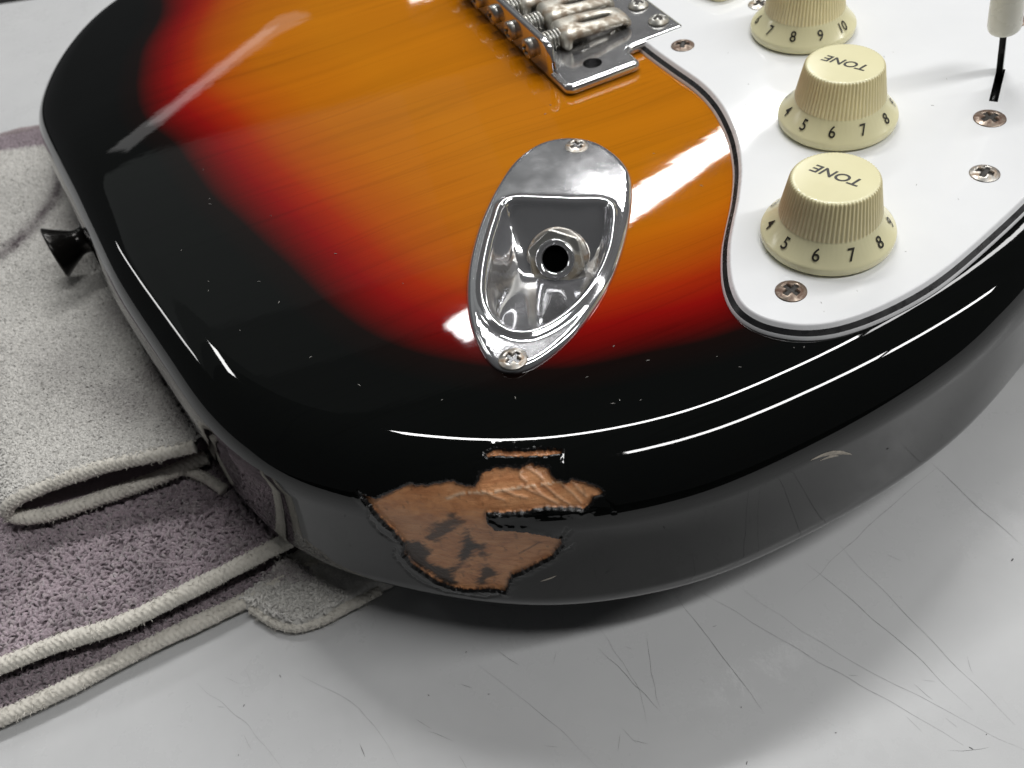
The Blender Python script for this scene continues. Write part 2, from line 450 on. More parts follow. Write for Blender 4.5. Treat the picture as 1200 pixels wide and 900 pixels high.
for i in range(34):
    x, y = rng.uniform(250, 1190), rng.uniform(620, 895)
    a = rng.normal(.75, .5); L = rng.uniform(5, 32)
    (pale if i % 5 else dark).append((wav([(x, y), (x + L * math.cos(a), y + L * math.sin(a))], 8, .3), rng.uniform(.35, .8)))
for nm, ln, mt, dz, w in (('deep_scratches', dark, 'scratch', .05, .052), ('faint_scratches', pale, 'scratch_pale', .03, .10)):
    v, f = strips(ln, ZT + dz, w); o = part(nm, v, f, M[mt], bench, False); o['kind'] = 'stuff'

sp_ = []
for q in range(24):
    c = P(rng.uniform(200, 1195), rng.uniform(560, 895), ZT); a = rng.uniform(0, 6.3); L = rng.uniform(.08, .4); w = rng.uniform(.05, .14); d = np.array([math.cos(a), math.sin(a), 0]) * L
    sp_.append(tube([c - d + (0, 0, .05), c + (0, 0, w), c + d + (0, 0, .05)], [w * .5, w, w * .5], 5))
v, f = join(sp_); o = part('specks', v, f, M['scratch'], bench); o['kind'] = 'stuff'

# ------------------------------------------------------------------ guitar body
guitar = thing('electric_guitar', 'sunburst electric guitar with white pickguard, chrome jack plate and chipped lower edge', 'guitar', (0, 60, -45))
vis = [(-104.7, 217.5), (-111.8, 209.5), (-118.0, 193.8), (-121.3, 173.3), (-121.0, 153.2), (-118.4, 140.6), (-110.2, 120.0), (-99.6, 96), (-91.2, 76), (-83.6, 57.8), (-75.6, 42.0), (-69.0, 29.4), (-61.2, 14.8), (-52.8, 3.2), (-44.2, -5.0), (-31.4, -12.4), (-14.9, -19.7), (-2.1, -23.5), (7.8, -24.8), (20.0, -25.1), (31.9, -23.9), (47.7, -19.8), (64.4, -14.2), (83.3, -5.6), (98.4, 4.4), (109.8, 13.2)]

P0 = np.array([-116.0, 105.0]); U2 = np.array([.957, .29]); V2 = np.array([-.29, .957])
rest = [(222, -146), (250, -124), (282, -110), (315, -108), (345, -113), (366, -106), (372, -88), (362, -62), (348, -45), (343, -32), (343, 30), (352, 48), (372, 72), (402, 98), (412, 122), (398, 142), (365, 146), (320, 132), (275, 118), (230, 122), (180, 142), (135, 154), (95, 150), (62, 128), (48, 110)]
ctrl = vis + [tuple(P0 + U2 * u + V2 * v) for u, v in rest]
OUT = resample(spline(ctrl, .5), 1.0); OUT = smooth_closed(OUT, 6.0); OUT = ccw(resample(OUT, 1.0))
RT, RB, TH = 12.0, 12.0, 45.0

cA = P(185, 160)[:2]; cB = P(330, 30)[:2]; cdv = (cB - cA) / np.linalg.norm(cB - cA); cnv = np.array([-cdv[1], cdv[0]])
def contour(xy):                               # forearm contour: the top falls away on the bass side
    d = (np.asarray(xy)[:, :2] - cA) @ cnv
    d = np.maximum(d, 0); return -np.where(d < 30, .0018 * d * d, 1.62 + .108 * (d - 30))

def march(px):                                 # survey: where a sight line meets the body's rounded edge or side -> (s, w) on its skin
    px = np.asarray(px, float); res = []
    Ld = OUT[::1]; S = np.r_[0, np.cumsum(np.linalg.norm(np.diff(OUT, axis=0), axis=1))]
    near = Ld[(Ld[:, 1] < 70) & (Ld[:, 0] < 140)]
    for x, y in px:
        d = rays(x, y); t0 = (6 - CAM[2]) / d[2]; t1 = (-48 - CAM[2]) / d[2]
        t = np.linspace(t0, t1, 900); Q = CAM + d * t[:, None]
        s2 = -sdist(Q[:, :2], OUT[::3])
        qx = s2 + RT; qz = np.abs(Q[:, 2] + TH / 2) - (TH / 2 - RT)
        dd = np.minimum(np.maximum(qx, qz), 0) + np.hypot(np.maximum(qx, 0), np.maximum(qz, 0)) - RT
        i = np.argmax(dd <= 0) if (dd <= 0).any() else np.argmin(dd)
        p = Q[i]; k = np.argmin(np.hypot(*(OUT - p[:2]).T))
        if p[2] > -RT: w = RT * math.atan2(max(qx[i], 0), p[2] + RT)
        elif p[2] > -TH + RT: w = RT * math.pi / 2 - RT - p[2]
        else: w = RT * math.pi / 2 + TH - 2 * RT + RT * math.atan2(max(-TH + RT - p[2], 0), max(qx[i], 1e-6))
        res.append((S[k], w))
    return np.array(res)

def z4(pts, s=3.3333, ox=400, oy=480): return [(ox + a / s, oy + b / s) for a, b in pts]
chip_px = z4([(70, 322), (125, 350), (200, 312), (260, 292), (340, 292), (430, 275), (470, 292), (512, 300), (535, 245), (600, 217), (660, 222), (690, 226), (710, 212), (750, 205), (800, 228), (840, 268), (880, 285), (910, 268), (960, 280), (1000, 300), (1022, 325), (990, 350), (960, 382), (938, 398), (900, 388), (800, 388), (720, 402), (640, 412), (562, 410), (572, 440), (600, 472), (680, 476), (760, 487), (852, 504), (855, 532), (820, 580), (760, 610), (700, 640), (670, 655), (650, 690), (632, 717), (570, 707), (500, 712), (440, 702), (380, 682), (330, 650), (270, 612), (240, 570), (236, 530), (215, 498), (200, 482), (150, 430), (120, 382)])
sliver_px = z4([(556, 172), (590, 152), (700, 157), (800, 150), (858, 156), (866, 170), (800, 180), (700, 182), (600, 180), (562, 184)])
stainA = z4([(330, 520), (350, 490), (385, 455), (440, 425), (450, 450), (420, 480), (400, 515), (360, 528)])
stainB = z4([(455, 580), (470, 525), (490, 490), (505, 520), (525, 545), (505, 590), (460, 625), (420, 645), (380, 635), (330, 610), (325, 560), (300, 535), (240, 530), (240, 575), (275, 612), (340, 650), (400, 690), (440, 695), (420, 655), (470, 620)])
stainC = z4([(540, 560), (552, 545), (556, 585), (545, 590)]); stainD = z4([(560, 625), (610, 655), (560, 695), (540, 690)])
crest_px = z4([(400, 355), (450, 335), (500, 330), (580, 325), (650, 315), (720, 303), (780, 293), (850, 285)])
ridges_px = [z4([(690, 240), (700, 262), (715, 280)]), z4([(720, 222), (755, 250), (790, 275)]), z4([(700, 300), (760, 335), (800, 345)]), z4([(750, 300), (800, 345), (850, 372)]), z4([(800, 292), (850, 340), (900, 375)]), z4([(860, 290), (900, 340), (935, 372)]), z4([(560, 330), (600, 350), (640, 358)]), z4([(640, 318), (680, 340), (720, 350)]), z4([(900, 285), (930, 320), (960, 345)])]
cracks_px = [z4([(60, 318), (105, 380), (110, 425), (150, 480), (200, 515), (245, 522)]), z4([(205, 540), (210, 575), (245, 615), (270, 650), (320, 680), (400, 712), (500, 728), (560, 735), (620, 722)]), z4([(845, 530), (880, 495), (900, 470)]), z4([(850, 495), (868, 465)]), z4([(850, 560), (890, 545), (915, 525)]), z4([(1045, 355), (1060, 380), (1058, 405)]), z4([(860, 175), (880, 230), (885, 280)]), z4([(505, 200), (540, 195), (560, 185)]), z4([(500, 210), (512, 250), (505, 295)])]
chipW = march(chip_px); slivW = march(sliver_px)
stW = [march(q) for q in (stainA, stainB, stainC, stainD)]; crW = march(crest_px); riW = [march(q) for q in ridges_px]; ckW = [march(q) for q in cracks_px]
lineW = march(z4([(697, 580), (735, 558), (775, 535)]))

Ltot = np.linalg.norm(np.roll(OUT, -1, 0) - OUT, axis=1).sum()
s_lo, s_hi = chipW[:, 0].min() - 6, chipW[:, 0].max() + 6
Sx = np.r_[0, np.cumsum(np.linalg.norm(np.diff(np.vstack([OUT, OUT[:1]]), axis=0), axis=1))]
s_all = np.unique(np.concatenate([np.arange(0, s_lo, 1.6), np.arange(s_lo, s_hi, .24), np.arange(s_hi, Ltot - .8, 1.6)]))
OC = np.vstack([OUT, OUT[:1]]); BO = np.stack([np.interp(s_all, Sx, OC[:, k]) for k in (0, 1)], -1); NB_ = len(BO)
ONr = normals2(OUT); ONc = np.vstack([ONr, ONr[:1]]); BN = np.stack([np.interp(s_all, Sx, ONc[:, k]) for k in (0, 1)], -1); BN /= np.linalg.norm(BN, axis=1)[:, None]
wa = RT * math.pi / 2
ws = np.concatenate([np.linspace(0, wa, 70), np.arange(wa + .28, wa + TH - RT - RB, .28)])
ring_in = np.where(ws <= wa, RT - RT * np.sin(np.minimum(ws, wa) / RT), 0); ring_z = np.where(ws <= wa, -RT + RT * np.cos(np.minimum(ws, wa) / RT), -RT - (ws - wa))
bw = np.linspace(0.02, math.pi / 2, 62)
ring_in = np.r_[ring_in, RB * (1 - np.cos(bw))]; ring_z = np.r_[ring_z, -TH + RB - RB * np.sin(bw)]
ring_w = np.r_[ws, wa + TH - RT - RB + RB * bw]
# normal of the skin at each ring (outward share, up share)
wb_ = wa + TH - RT - RB; lowb = np.clip((ring_w - wb_) / RB, 0, math.pi / 2)
no = np.where(ring_w <= wa, np.sin(np.minimum(ring_w, wa) / RT), np.cos(lowb)); nu = np.where(ring_w <= wa, np.cos(np.minimum(ring_w, wa) / RT), -np.sin(lowb))
SS = np.broadcast_to(s_all[None], (len(ring_w), NB_)).ravel(); WW = np.broadcast_to(ring_w[:, None], (len(ring_w), NB_)).ravel()
sel = (SS > s_lo) & (SS < s_hi); sp = np.stack([SS[sel], WW[sel]], -1)
jit = (fbm(sp * 1.6, 4, 3) - .5) * 1.1 + (fbm(sp * 4, 2, 9) - .5) * .14
sd = np.maximum(sdist(sp, chipW), sdist(sp, slivW) * 1.2) + jit * np.clip(1.2 - .2 * 0, 0, 1.2) * .55
disp = -.8 * sstep(-.05, .3, sd) - .25 * sstep(.5, 4, sd) * fbm(sp * .35, 3, 5)
rid = np.zeros(len(sp))
for q in riW: rid = np.maximum(rid, np.exp(-(dline(sp, q) / .22) ** 2))
cdn = dline(sp, crW); cre = np.exp(-((cdn + (fbm(sp * 2, 3, 21) - .5) * .5) / .28) ** 2) * (fbm(sp * 1.3, 3, 31) > .42)
disp += .16 * rid * (sd > 0) + .14 * cre
ck = np.zeros(len(sp))
for q in ckW: ck = np.maximum(ck, np.exp(-((dline(sp, q) + (fbm(sp * 1.5, 3, 41) - .5) * .7) / .2) ** 2))
disp -= np.where(sp[:, 1] < wa * .75, .10, .28) * ck * (sd < .1)
disp += np.where(sp[:, 1] < wa * .75, .3, 1.0) * sstep(-1.8, -.15, sd) * (sd < 0) * (.10 + .22 * (fbm(sp * 1.2, 3, 51) - .35))
full = np.zeros(len(SS)); full[sel] = disp
sdf = np.full(len(SS), -9.0); sdf[sel] = sd
stain = np.zeros(len(SS)); crest = np.zeros(len(SS))
sv = np.zeros(len(sp))
for q, kf in zip(stW, (.85, .95, .8, .9)): sv = np.maximum(sv, kf * sstep(-.8, .6, .2 + sdist(sp, q) + (fbm(sp * 1.4, 4, 61) - .5) * .8 + (fbm(np.c_[sp @ [.8, -.6], sp @ [.6, .8]] * np.array([.45, 2.6]), 3, 62) - .5) * 2.4))
sv = np.maximum(sv, .6 * (sstep(.9, .1, sd)) * (fbm(sp * .8, 3, 71) > .45))
sv = np.maximum(sv, np.exp(-(dline(sp, lineW) / .13) ** 2) * .95)
sv = np.maximum(sv, .35 * sstep(.66, .8, fbm(sp * np.array([1.2, .8]), 4, 81)))
stain[sel] = sv; crest[sel] = np.maximum(.8 * cre, .32 * rid)
V = np.empty((len(ring_w), NB_, 3))
V[..., 0] = BO[None, :, 0] - ring_in[:, None] * BN[None, :, 0]; V[..., 1] = BO[None, :, 1] - ring_in[:, None] * BN[None, :, 1]
cz = contour(BO)
V[..., 2] = ring_z[:, None] + cz[None] * np.clip(1 + ring_z / 38.0, 0, 1)[:, None]
fu = full.reshape(len(ring_w), NB_)
V[..., 0] += fu * no[:, None] * BN[None, :, 0]; V[..., 1] += fu * no[:, None] * BN[None, :, 1]; V[..., 2] += fu * nu[:, None]
VR = V.reshape(-1, 3); nr = len(ring_w)
i, j = np.meshgrid(np.arange(nr - 1), np.arange(NB_), indexing='ij'); j2 = (j + 1) % NB_
Q = np.stack([i * NB_ + j, (i + 1) * NB_ + j, (i + 1) * NB_ + j2, i * NB_ + j2], -1).reshape(-1, 4)
iswood = (sdf[Q] > -.12).any(1) & (sdf[Q] > -2).all(1)

# jack plate survey (needed for the hole in the top)
def zz(pts, s=2.903, ox=520, oy=140): return [(ox + a / s, oy + b / s) for a, b in pts]
jo = PP(zz([(440, 60), (520, 75), (590, 120), (630, 170), (641, 235), (632, 330), (610, 430), (570, 540), (510, 640), (430, 740), (340, 815), (270, 850), (210, 857), (160, 830), (120, 770), (88, 690), (77, 600), (83, 500), (112, 380), (150, 285), (190, 210), (240, 140), (310, 87), (370, 66)]), 0.8)[:, :2]
JO = ccw(smooth_closed(resample(spline(jo, .3), .4), 4))
jc = PP(zz([(222, 284), (330, 282), (440, 287), (552, 296), (557, 400), (527, 500), (472, 590), (402, 660), (332, 703), (272, 719), (205, 699), (158, 640), (147, 560), (162, 450), (191, 345)]), 1.2)[:, :2]
JC = []
for q in range(len(jc)):                         # keep the two upper corners crisp, the rest a smooth curve
    JC.append(jc[q])
JC = ccw(smooth_closed(resample(spline(np.array(JC), .3), .4), 1.6))
JH = JC + normals2(JC) * 1.2

# burst field: signed distance to the line where black turns red
bl = PP([(190, -60), (188, 0), (168, 45), (164, 90), (176, 133), (212, 165), (230, 190), (255, 222), (302, 267), (351, 311), (387, 347), (430, 380), (480, 402), (540, 416), (600, 424), (650, 424), (700, 417), (760, 404), (820, 392), (870, 378), (940, 350), (1040, 296), (1140, 220), (1250, 120)], 0)[:, :2]
bl = np.vstack([bl, [tuple(P0 + U2 * u + V2 * v) for u, v in ((300, -70), (330, -40), (330, 40), (340, 90), (280, 95), (200, 105), (140, 118), (90, 110))]])
BL = resample(spline(bl, 1), 2.0)

ring0 = VR[:NB_, :2]
keep = np.r_[True, np.zeros(NB_ - 1, bool)]
ring0n = BO - (RT + 1.5) * BN
flat = OUT - (RT + 3.0) * ONr
vz = np.array([[-112, -30], [112, -30], [150, 60], [120, 215], [-130, 215]])
g1 = grid_pts(flat, 2.5, 0.5); g1 = g1[inpoly(g1, vz)]
g2 = grid_pts(flat, 12, 3); g2 = g2[~inpoly(g2, vz)]
# inner ring joins the fine edge to the flat top
inner = resample(OUT - (RT + 1.6) * ONr, 2.0)
TV, TT = cdt([ring0, inner, JH], np.vstack([g1, g2]), ring0, [JH])
nt0 = len(TV); extra = TV[NB_:]
VT = np.c_[extra, contour(extra)]
# ring 0 sits at contour of the outline; the flat top uses its own contour height -> blend over the rim
VR[:NB_, 2] = contour(VR[:NB_, :2]) + full[:NB_] * 0
for r in range(1, nr):
    tt = ring_in[r] / RT if ring_w[r] <= wa else 0
    row = slice(r * NB_, (r + 1) * NB_)
    if tt > 0: VR[row, 2] = ring_z[r] * 1.0 + contour(VR[row, :2]) * np.clip(1 + ring_z[r] / 38, 0, 1) + fu[r] * nu[r]
ALLV = np.vstack([VR, VT])
mp = np.where(np.arange(nt0) < NB_, np.arange(nt0), np.arange(nt0) - NB_ + len(VR)); TT = mp[TT]
fin = [tuple(q) for q in Q[~iswood].tolist()] + [tuple(t) for t in TT.tolist()] + [tuple(range((nr - 1) * NB_, nr * NB_))]
burst = np.full(len(ALLV), -12.0); flatm = np.r_[np.arange(NB_), np.arange(len(VR), len(ALLV))]
burst[flatm] = sdist(ALLV[flatm, :2], BL) - 1.0
for r in range(1, 70):
    row = slice(r * NB_, (r + 1) * NB_); burst[row] = np.minimum(burst[:NB_], -8)
body = part('body', ALLV, fin, M['finish'], guitar)
fattr(body.data, 'burst', burst)
wq = Q[iswood]; uq, inv = np.unique(wq, return_inverse=True)
bw_ = part('bare_wood', ALLV[uq], inv.reshape(-1, 4), M['wood'], body)
bw_['label'] = 'patch of bare orange brown wood where the black lacquer is chipped off'
fattr(bw_.data, 'stain', stain[uq]); fattr(bw_.data, 'rim', sdf[uq]); fattr(bw_.data, 'crest', crest[uq])

def skin(s, w, off):                            # a point on the body's edge skin
    k = np.stack([np.interp(s, Sx, OC[:, a]) for a in (0, 1)], -1); q = np.stack([np.interp(s, Sx, ONc[:, a]) for a in (0, 1)], -1)
    a = np.minimum(w, wa) / RT; ins = RT - RT * np.sin(a); z = np.where(w <= wa, -RT + RT * np.cos(a), -RT - (w - wa))
    o = np.where(w <= wa, np.sin(a), 1.0); u = np.where(w <= wa, np.cos(a), 0.0)
    return np.c_[k - q * ins[:, None] + q * (o * off)[:, None], z + u * off]

def skin_strip(px, wid, off, mat, name, n=30):
    q = resample(spline(march(px), .5, False), .5, False); m = len(q)
    t = np.gradient(q, axis=0); t /= np.linalg.norm(t, axis=1)[:, None]; nn = np.stack([-t[:, 1], t[:, 0]], -1)
    h = wid * np.sin(np.linspace(.15, math.pi - .1, m)) * (.5 + fbm(np.c_[np.arange(m) * .8, np.zeros(m)], 3, 4))
    a = q + nn * h[:, None]; b = q - nn * h[:, None] * .6
    V = np.vstack([skin(a[:, 0], a[:, 1], .02), skin(q[:, 0], q[:, 1], off), skin(b[:, 0], b[:, 1], .02)])
    f = [(k, k + 1, m + k + 1, m + k) for k in range(m - 1)] + [(m + k, m + k + 1, 2 * m + k + 1, 2 * m + k) for k in range(m - 1)]
    return part(name, V, f, M[mat], body)
skin_strip([(950, 539), (965, 533), (985, 529), (1000, 531)], .55, .10, 'scuff', 'scuff_mark')
skin_strip([(958, 541), (972, 535), (984, 533)], .35, .10, 'scuff', 'scuff_mark')
skin_strip([(632, 681), (645, 677), (653, 674)], .25, .06, 'scuff', 'scuff_mark')

# dust on the lacquer
sp_ = []
for x, y in [(244, 235), (243, 241), (243, 341), (243, 331), (330, 356), (318, 255), (236, 196), (718, 404), (729, 469), (754, 470), (760, 425), (720, 470), (930, 405), (945, 407), (690, 440), (420, 455), (520, 470), (840, 415), (868, 430), (300, 330), (395, 300), (470, 330), (655, 130), (646, 125), (640, 135), (770, 182), (820, 220), (600, 470), (360, 420), (210, 290), (280, 390)]:
    c = P(x + rng.uniform(-4, 4), y + rng.uniform(-4, 4), 0); a = rng.uniform(0, 6.3); L = rng.uniform(.12, .4); q = rng.uniform(.05, .1)
    d = np.array([math.cos(a), math.sin(a), 0]) * L
    v, f = tube([c - d + (0, 0, .03), c + (0, 0, .09), c + d + (0, 0, .04)], [q * .5, q, q * .4], 5); sp_.append((v, f))
v, f = join(sp_); o = part('dust_specks', v, f, M['dust'], body); o['kind'] = 'stuff'

# strap button
bp = P(103, 279, -22.0); k = np.argmin(np.hypot(*(OUT - bp[:2]).T)); bn = np.r_[ONr[k], 0]; bo = np.r_[OUT[k], -22.0]
V, f = lathe([(0.1, -.5), (4.6, -.5), (4.6, .5), (4.1, 1.0), (3.6, 1.4), (3.3, 2.4), (3.5, 3.6), (4.6, 5.6), (6.0, 8.0), (6.75, 9.1), (6.85, 9.5), (6.6, 9.75), (5.5, 9.85), (2, 9.9)], 40)
ey = np.array([0, 0, 1.0]); ex = np.cross(ey, bn)
part('strap_button', frame_pts(V, bo, ex, ey, bn), f, M['blackmetal'], guitar)

# ------------------------------------------------------------------ screws (one mesh per kind)
def screw_mesh(name, rad, dome, mat, head=.25, slot=.20, depth=.8):
    nr_, na = 15, 64; V = [(0, 0, dome - depth)]; C = [1.0]; th = np.linspace(0, 2 * np.pi, na, endpoint=False)
    rr = np.r_[np.linspace(.09, .94, nr_ - 2), 1.0, 1.02] * rad
    for q, r in enumerate(rr):
        z = dome * (1 - (r / rad) ** 2) if r <= rad else -head
        if q == nr_ - 2: z = 0.02
        x, y = r * np.cos(th), r * np.sin(th)
        arm = np.minimum(np.abs(x), np.abs(y)); far = np.maximum(np.abs(x), np.abs(y))
        cut = sstep(slot * rad * 1.25, slot * rad * .7, arm) * sstep(.66 * rad, .50 * rad, far)
        zz_ = z - depth * cut * (1 - .6 * far / rad)
        V += list(zip(x, y, np.broadcast_to(zz_, x.shape))); C += list(cut)
    f = [(0, 1 + i, 1 + (i + 1) % na) for i in range(na)]
    for q in range(nr_ - 1):
        f += [(1 + q * na + i, 1 + (q + 1) * na + i, 1 + (q + 1) * na + (i + 1) % na, 1 + q * na + (i + 1) % na) for i in range(na)]
    C = np.array(C); fm = [1 if C[list(q)].mean() > .45 else 0 for q in f]
    return mesh(name, V, f, [mat, M['recess']], True, fm)

def screw(name, me, p, parent, rot=0, n=None):
    p = np.asarray(p) - wl(parent)
    o = put(name, me, parent, p)
    if n is None: o.rotation_euler = (0, 0, rot)
    else: o.rotation_euler = (Vector(n).to_track_quat('Z', 'Y').to_matrix() @ Matrix.Rotation(rot, 3, 'Z')).to_euler()
    return o

# ------------------------------------------------------------------ pickguard
PZ = 2.3
def z1(pts): return [(500 + a / 3.333, b / 3.333) for a, b in pts]
pl = PP(z1([(850, 215), (950, 290), (1050, 362), (1120, 440), (1170, 540), (1190, 620), (1196, 700), (1186, 800), (1165, 900)]) + [(845, 296), (845, 329), (850, 352), (860, 370), (876, 383), (900, 393), (940, 399), (985, 394), (1040, 374), (1100, 340), (1160, 290), (1230, 222)], .1)[:, :2]
pr = [tuple(P0 + U2 * u + V2 * v) for u, v in ((232, -128), (262, -108), (300, -96), (338, -98), (350, -88), (340, -55), (330, -30), (330, 30), (342, 60), (340, 88), (300, 88), (250, 70), (222, 40))]
BRO = np.array([25.0, 87.5]); BB = np.array([.957, .29]); BA = np.array([-.29, .957])
def br(b, a): return BRO + BB * b + BA * a
tail = [tuple(br(38.2, 72)), tuple(br(36.2, 60)), tuple(br(33, 34)), tuple(br(24.5, 14.5))]
PG = np.vstack([pl, pr, tail])
PGs = ccw(resample(smooth_closed(resample(spline(PG, .5), .6), 2.0), .8))
# the slot the selector blade runs in
s0 = P(1164, 119, PZ)[:2]; s1 = P(1186, 28, PZ)[:2]; sdv = (s1 - s0) / np.linalg.norm(s1 - s0); snv = np.array([-sdv[1], sdv[0]])
SLL = np.linalg.norm(P(1171, 84, PZ)[:2] - s0) + 1.2
slot = ccw(np.array([s0 + snv * .85, s0 - snv * .85, s0 + sdv * SLL - snv * .85, s0 + sdv * SLL + snv * .85]))
prof = [(0, .03), (.06, .3), (.30, .70), (.30, .70), (1.12, 1.42), (1.12, 1.42), (1.5, 1.98), (1.65, 2.2), (1.9, PZ)]
nn = normals2(PGs); n = len(PGs); V = [np.c_[PGs - nn * a, np.full(n, z)] for a, z in prof]
inn = V[-1][:, :2]; cv, ct = cdt([inn, slot], [], inn, [slot])
base = (len(prof) - 1) * n
mp = np.arange(len(cv)) + base; fc = []; fm = []
for r in range(len(prof) - 1):
    if r in (2, 4): continue
    mt = 1 if r < 2 else (2 if r == 3 else 1)
    for i in range(n): fc.append((r * n + i, r * n + (i + 1) % n, (r + 1) * n + (i + 1) % n, (r + 1) * n + i)); fm.append(mt)
for t in ct: fc.append(tuple(int(mp[a]) for a in t)); fm.append(0)
allv = np.vstack(V + [np.c_[cv[n:], np.full(len(cv) - n, PZ)]])
# slot walls
k0 = len(allv); m = len(slot); allv = np.vstack([allv, np.c_[slot, np.full(m, PZ)], np.c_[slot, np.full(m, .1)]])
for i in range(m): fc.append((k0 + (i + 1) % m, k0 + i, k0 + m + i, k0 + m + (i + 1) % m)); fm.append(2)
fc.append(tuple(k0 + m + i for i in range(m))); fm.append(2)  # black slot floor stands in for the shade of the cavity below
pick = part('pickguard', allv, fc, [M['pg_white'], M['pg_edge'], M['pg_black']], guitar, False, fm)
me = pick.data; sm = np.array([len(q) == 4 and mi != 0 for q, mi in zip(fc, fm)]); me.polygons.foreach_set('use_smooth', sm)
S_rust = screw_mesh('pickguard_screw', 2.75, .75, M['rusty']); S_steel = screw_mesh('pickguard_screw', 2.75, .75, M['steel']); S_sw = screw_mesh('switch_screw', 3.1, .7, M['rusty'])
screw('pickguard_screw', S_rust, P(927, 341, PZ + .1), pick, .5)
screw('pickguard_screw', S_steel, P(1154, 203, PZ + .1), pick, .75)
screw('pickguard_screw', S_rust, P(800, 53, PZ + .1), pick, 1.2)
screw('switch_screw', S_sw, P(1160, 138.5, PZ + .1), pick, .25)
screw('switch_screw', S_sw, np.r_[s0 + sdv * 34, PZ + .1], pick, .9)

sp_ = []
for q in range(46):
    c = P(rng.uniform(770, 1195), rng.uniform(5, 385), PZ)
    if not inpoly(c[None], PGs - normals2(PGs) * 3)[0]: continue
    a = rng.uniform(0, 6.3); L = rng.uniform(.08, .35); w = rng.uniform(.03, .06); d = np.array([math.cos(a), math.sin(a), 0]) * L
    sp_.append(tube([c - d + (0, 0, .02), c + (rng.uniform(-.05, .05), 0, .05), c + d + (0, 0, .02)], [w * .5, w, w * .4], 5))
v, f = join(sp_); o = part('dust_specks', v, f, M['dust'], pick); o['kind'] = 'stuff'

# ------------------------------------------------------------------ knobs
def text_mesh(s, size, shear=0.0, off=0.0, sx=1.0):
    c = bpy.data.curves.new('t', 'FONT'); c.body = s; c.size = size; c.align_x = 'CENTER'; c.align_y = 'CENTER'; c.shear = shear; c.offset = off; c.resolution_u = 4
    o = bpy.data.objects.new('t', c); COL.objects.link(o)
    bpy.context.view_layer.update()
    m_ = bpy.data.meshes.new_from_object(o.evaluated_get(bpy.context.evaluated_depsgraph_get()))
    V = np.array([tuple(v.co) for v in m_.vertices]); f = [tuple(p.vertices) for p in m_.polygons]
    bpy.data.objects.remove(o); bpy.data.curves.remove(c); bpy.data.meshes.remove(m_)
    V[:, 0] *= sx; return V, f

kprof = [(11.3, .25), (11.7, .35), (11.95, .7), (12.0, 1.1), (12.0, 1.75), (11.9, 2.0), (11.65, 2.2), (9.15, 5.35), (9.0, 5.6), (8.98, 5.9), (7.72, 12.55), (7.55, 12.85), (7.3, 13.0), (6.9, 13.02)]
kn = 420
def kw(j, th):
    if j in (9, 10): a = .16
    elif j == 11: a = .13
    elif j == 8: a = .02
    else: return 0
    x = (np.cos(th * 70) + 1) / 2; return a * (2 * np.sqrt(x) - 1.2)
kV, kF = lathe(kprof, kn, kw)
kfm = []
for j in range(len(kprof) - 1): kfm += [1 if j in (8, 9, 10) else 0] * kn
kfm.append(0)
k_me = mesh('tone_knob', kV, kF, [M['cream'], M['cream_side']], True, kfm)
digits = {str(d): text_mesh(str(d), 3.35, 0, .028, .86) for d in range(11)}
tone = text_mesh('TONE', 3.15, .22, .06, 1.08)
vol = text_mesh('VOLUME', 2.3, .22, .02, 1.0)
cone_r = lambda z: 11.65 - (z - 2.2) * (2.5 / 3.15)
def knob(name, cx, cy, nums, a0, step, word, t_from, t_to):
    o = put(name, k_me, guitar, np.array([cx, cy, PZ]) - wl(guitar))
    c = np.array([cx, cy, PZ]); q = proj(c); d = P(q[0], q[1] + 40, PZ)[:2] - c[:2]; base = math.atan2(d[1], d[0])
    items = []
    for i, d_ in enumerate(nums):
        V, f = digits[d_]; ang = base + math.radians(a0 + i * step)
        zc = 3.72 + V[:, 1] * .78; r = cone_r(zc) + .12
        th = ang + V[:, 0] / 10.4
        items.append((np.stack([r * np.cos(th), r * np.sin(th), zc + .10], -1), f))
    v, f = join(items); put('numerals', mesh('numerals', v, f, M['print_ink'], False), o)
    a = P(*t_from, PZ + 13)[:2]; b = P(*t_to, PZ + 13)[:2]; e = (b - a) / np.linalg.norm(b - a); en_ = np.array([-e[1], e[0]])
    V, f = word; mid = (a + b) / 2 - c[:2]
    if np.hypot(*mid) > 2.5: mid = mid * 0
    W2 = V[:, :1] * e + V[:, 1:2] * en_ + mid
    put('lettering', mesh('lettering', np.c_[W2, np.full(len(W2), 13.06)], f, M['print_ink'], False), o)
    return o
knob('tone_knob', 62.5, 19.5, ['3', '4', '5', '6', '7', '8', '9'], -112, 33.3, tone, (1003, 213), (962, 199))
knob('tone_knob', 77.5, 54.0, ['3', '4', '5', '6', '7', '8', '9'], -107, 33.3, tone, (1012, 79), (973, 69))
knob('volume_knob', 83.5, 91.5, ['5', '6', '7', '8', '9', '10'], -113, 33.3, vol, (960, -20), (920, -28))

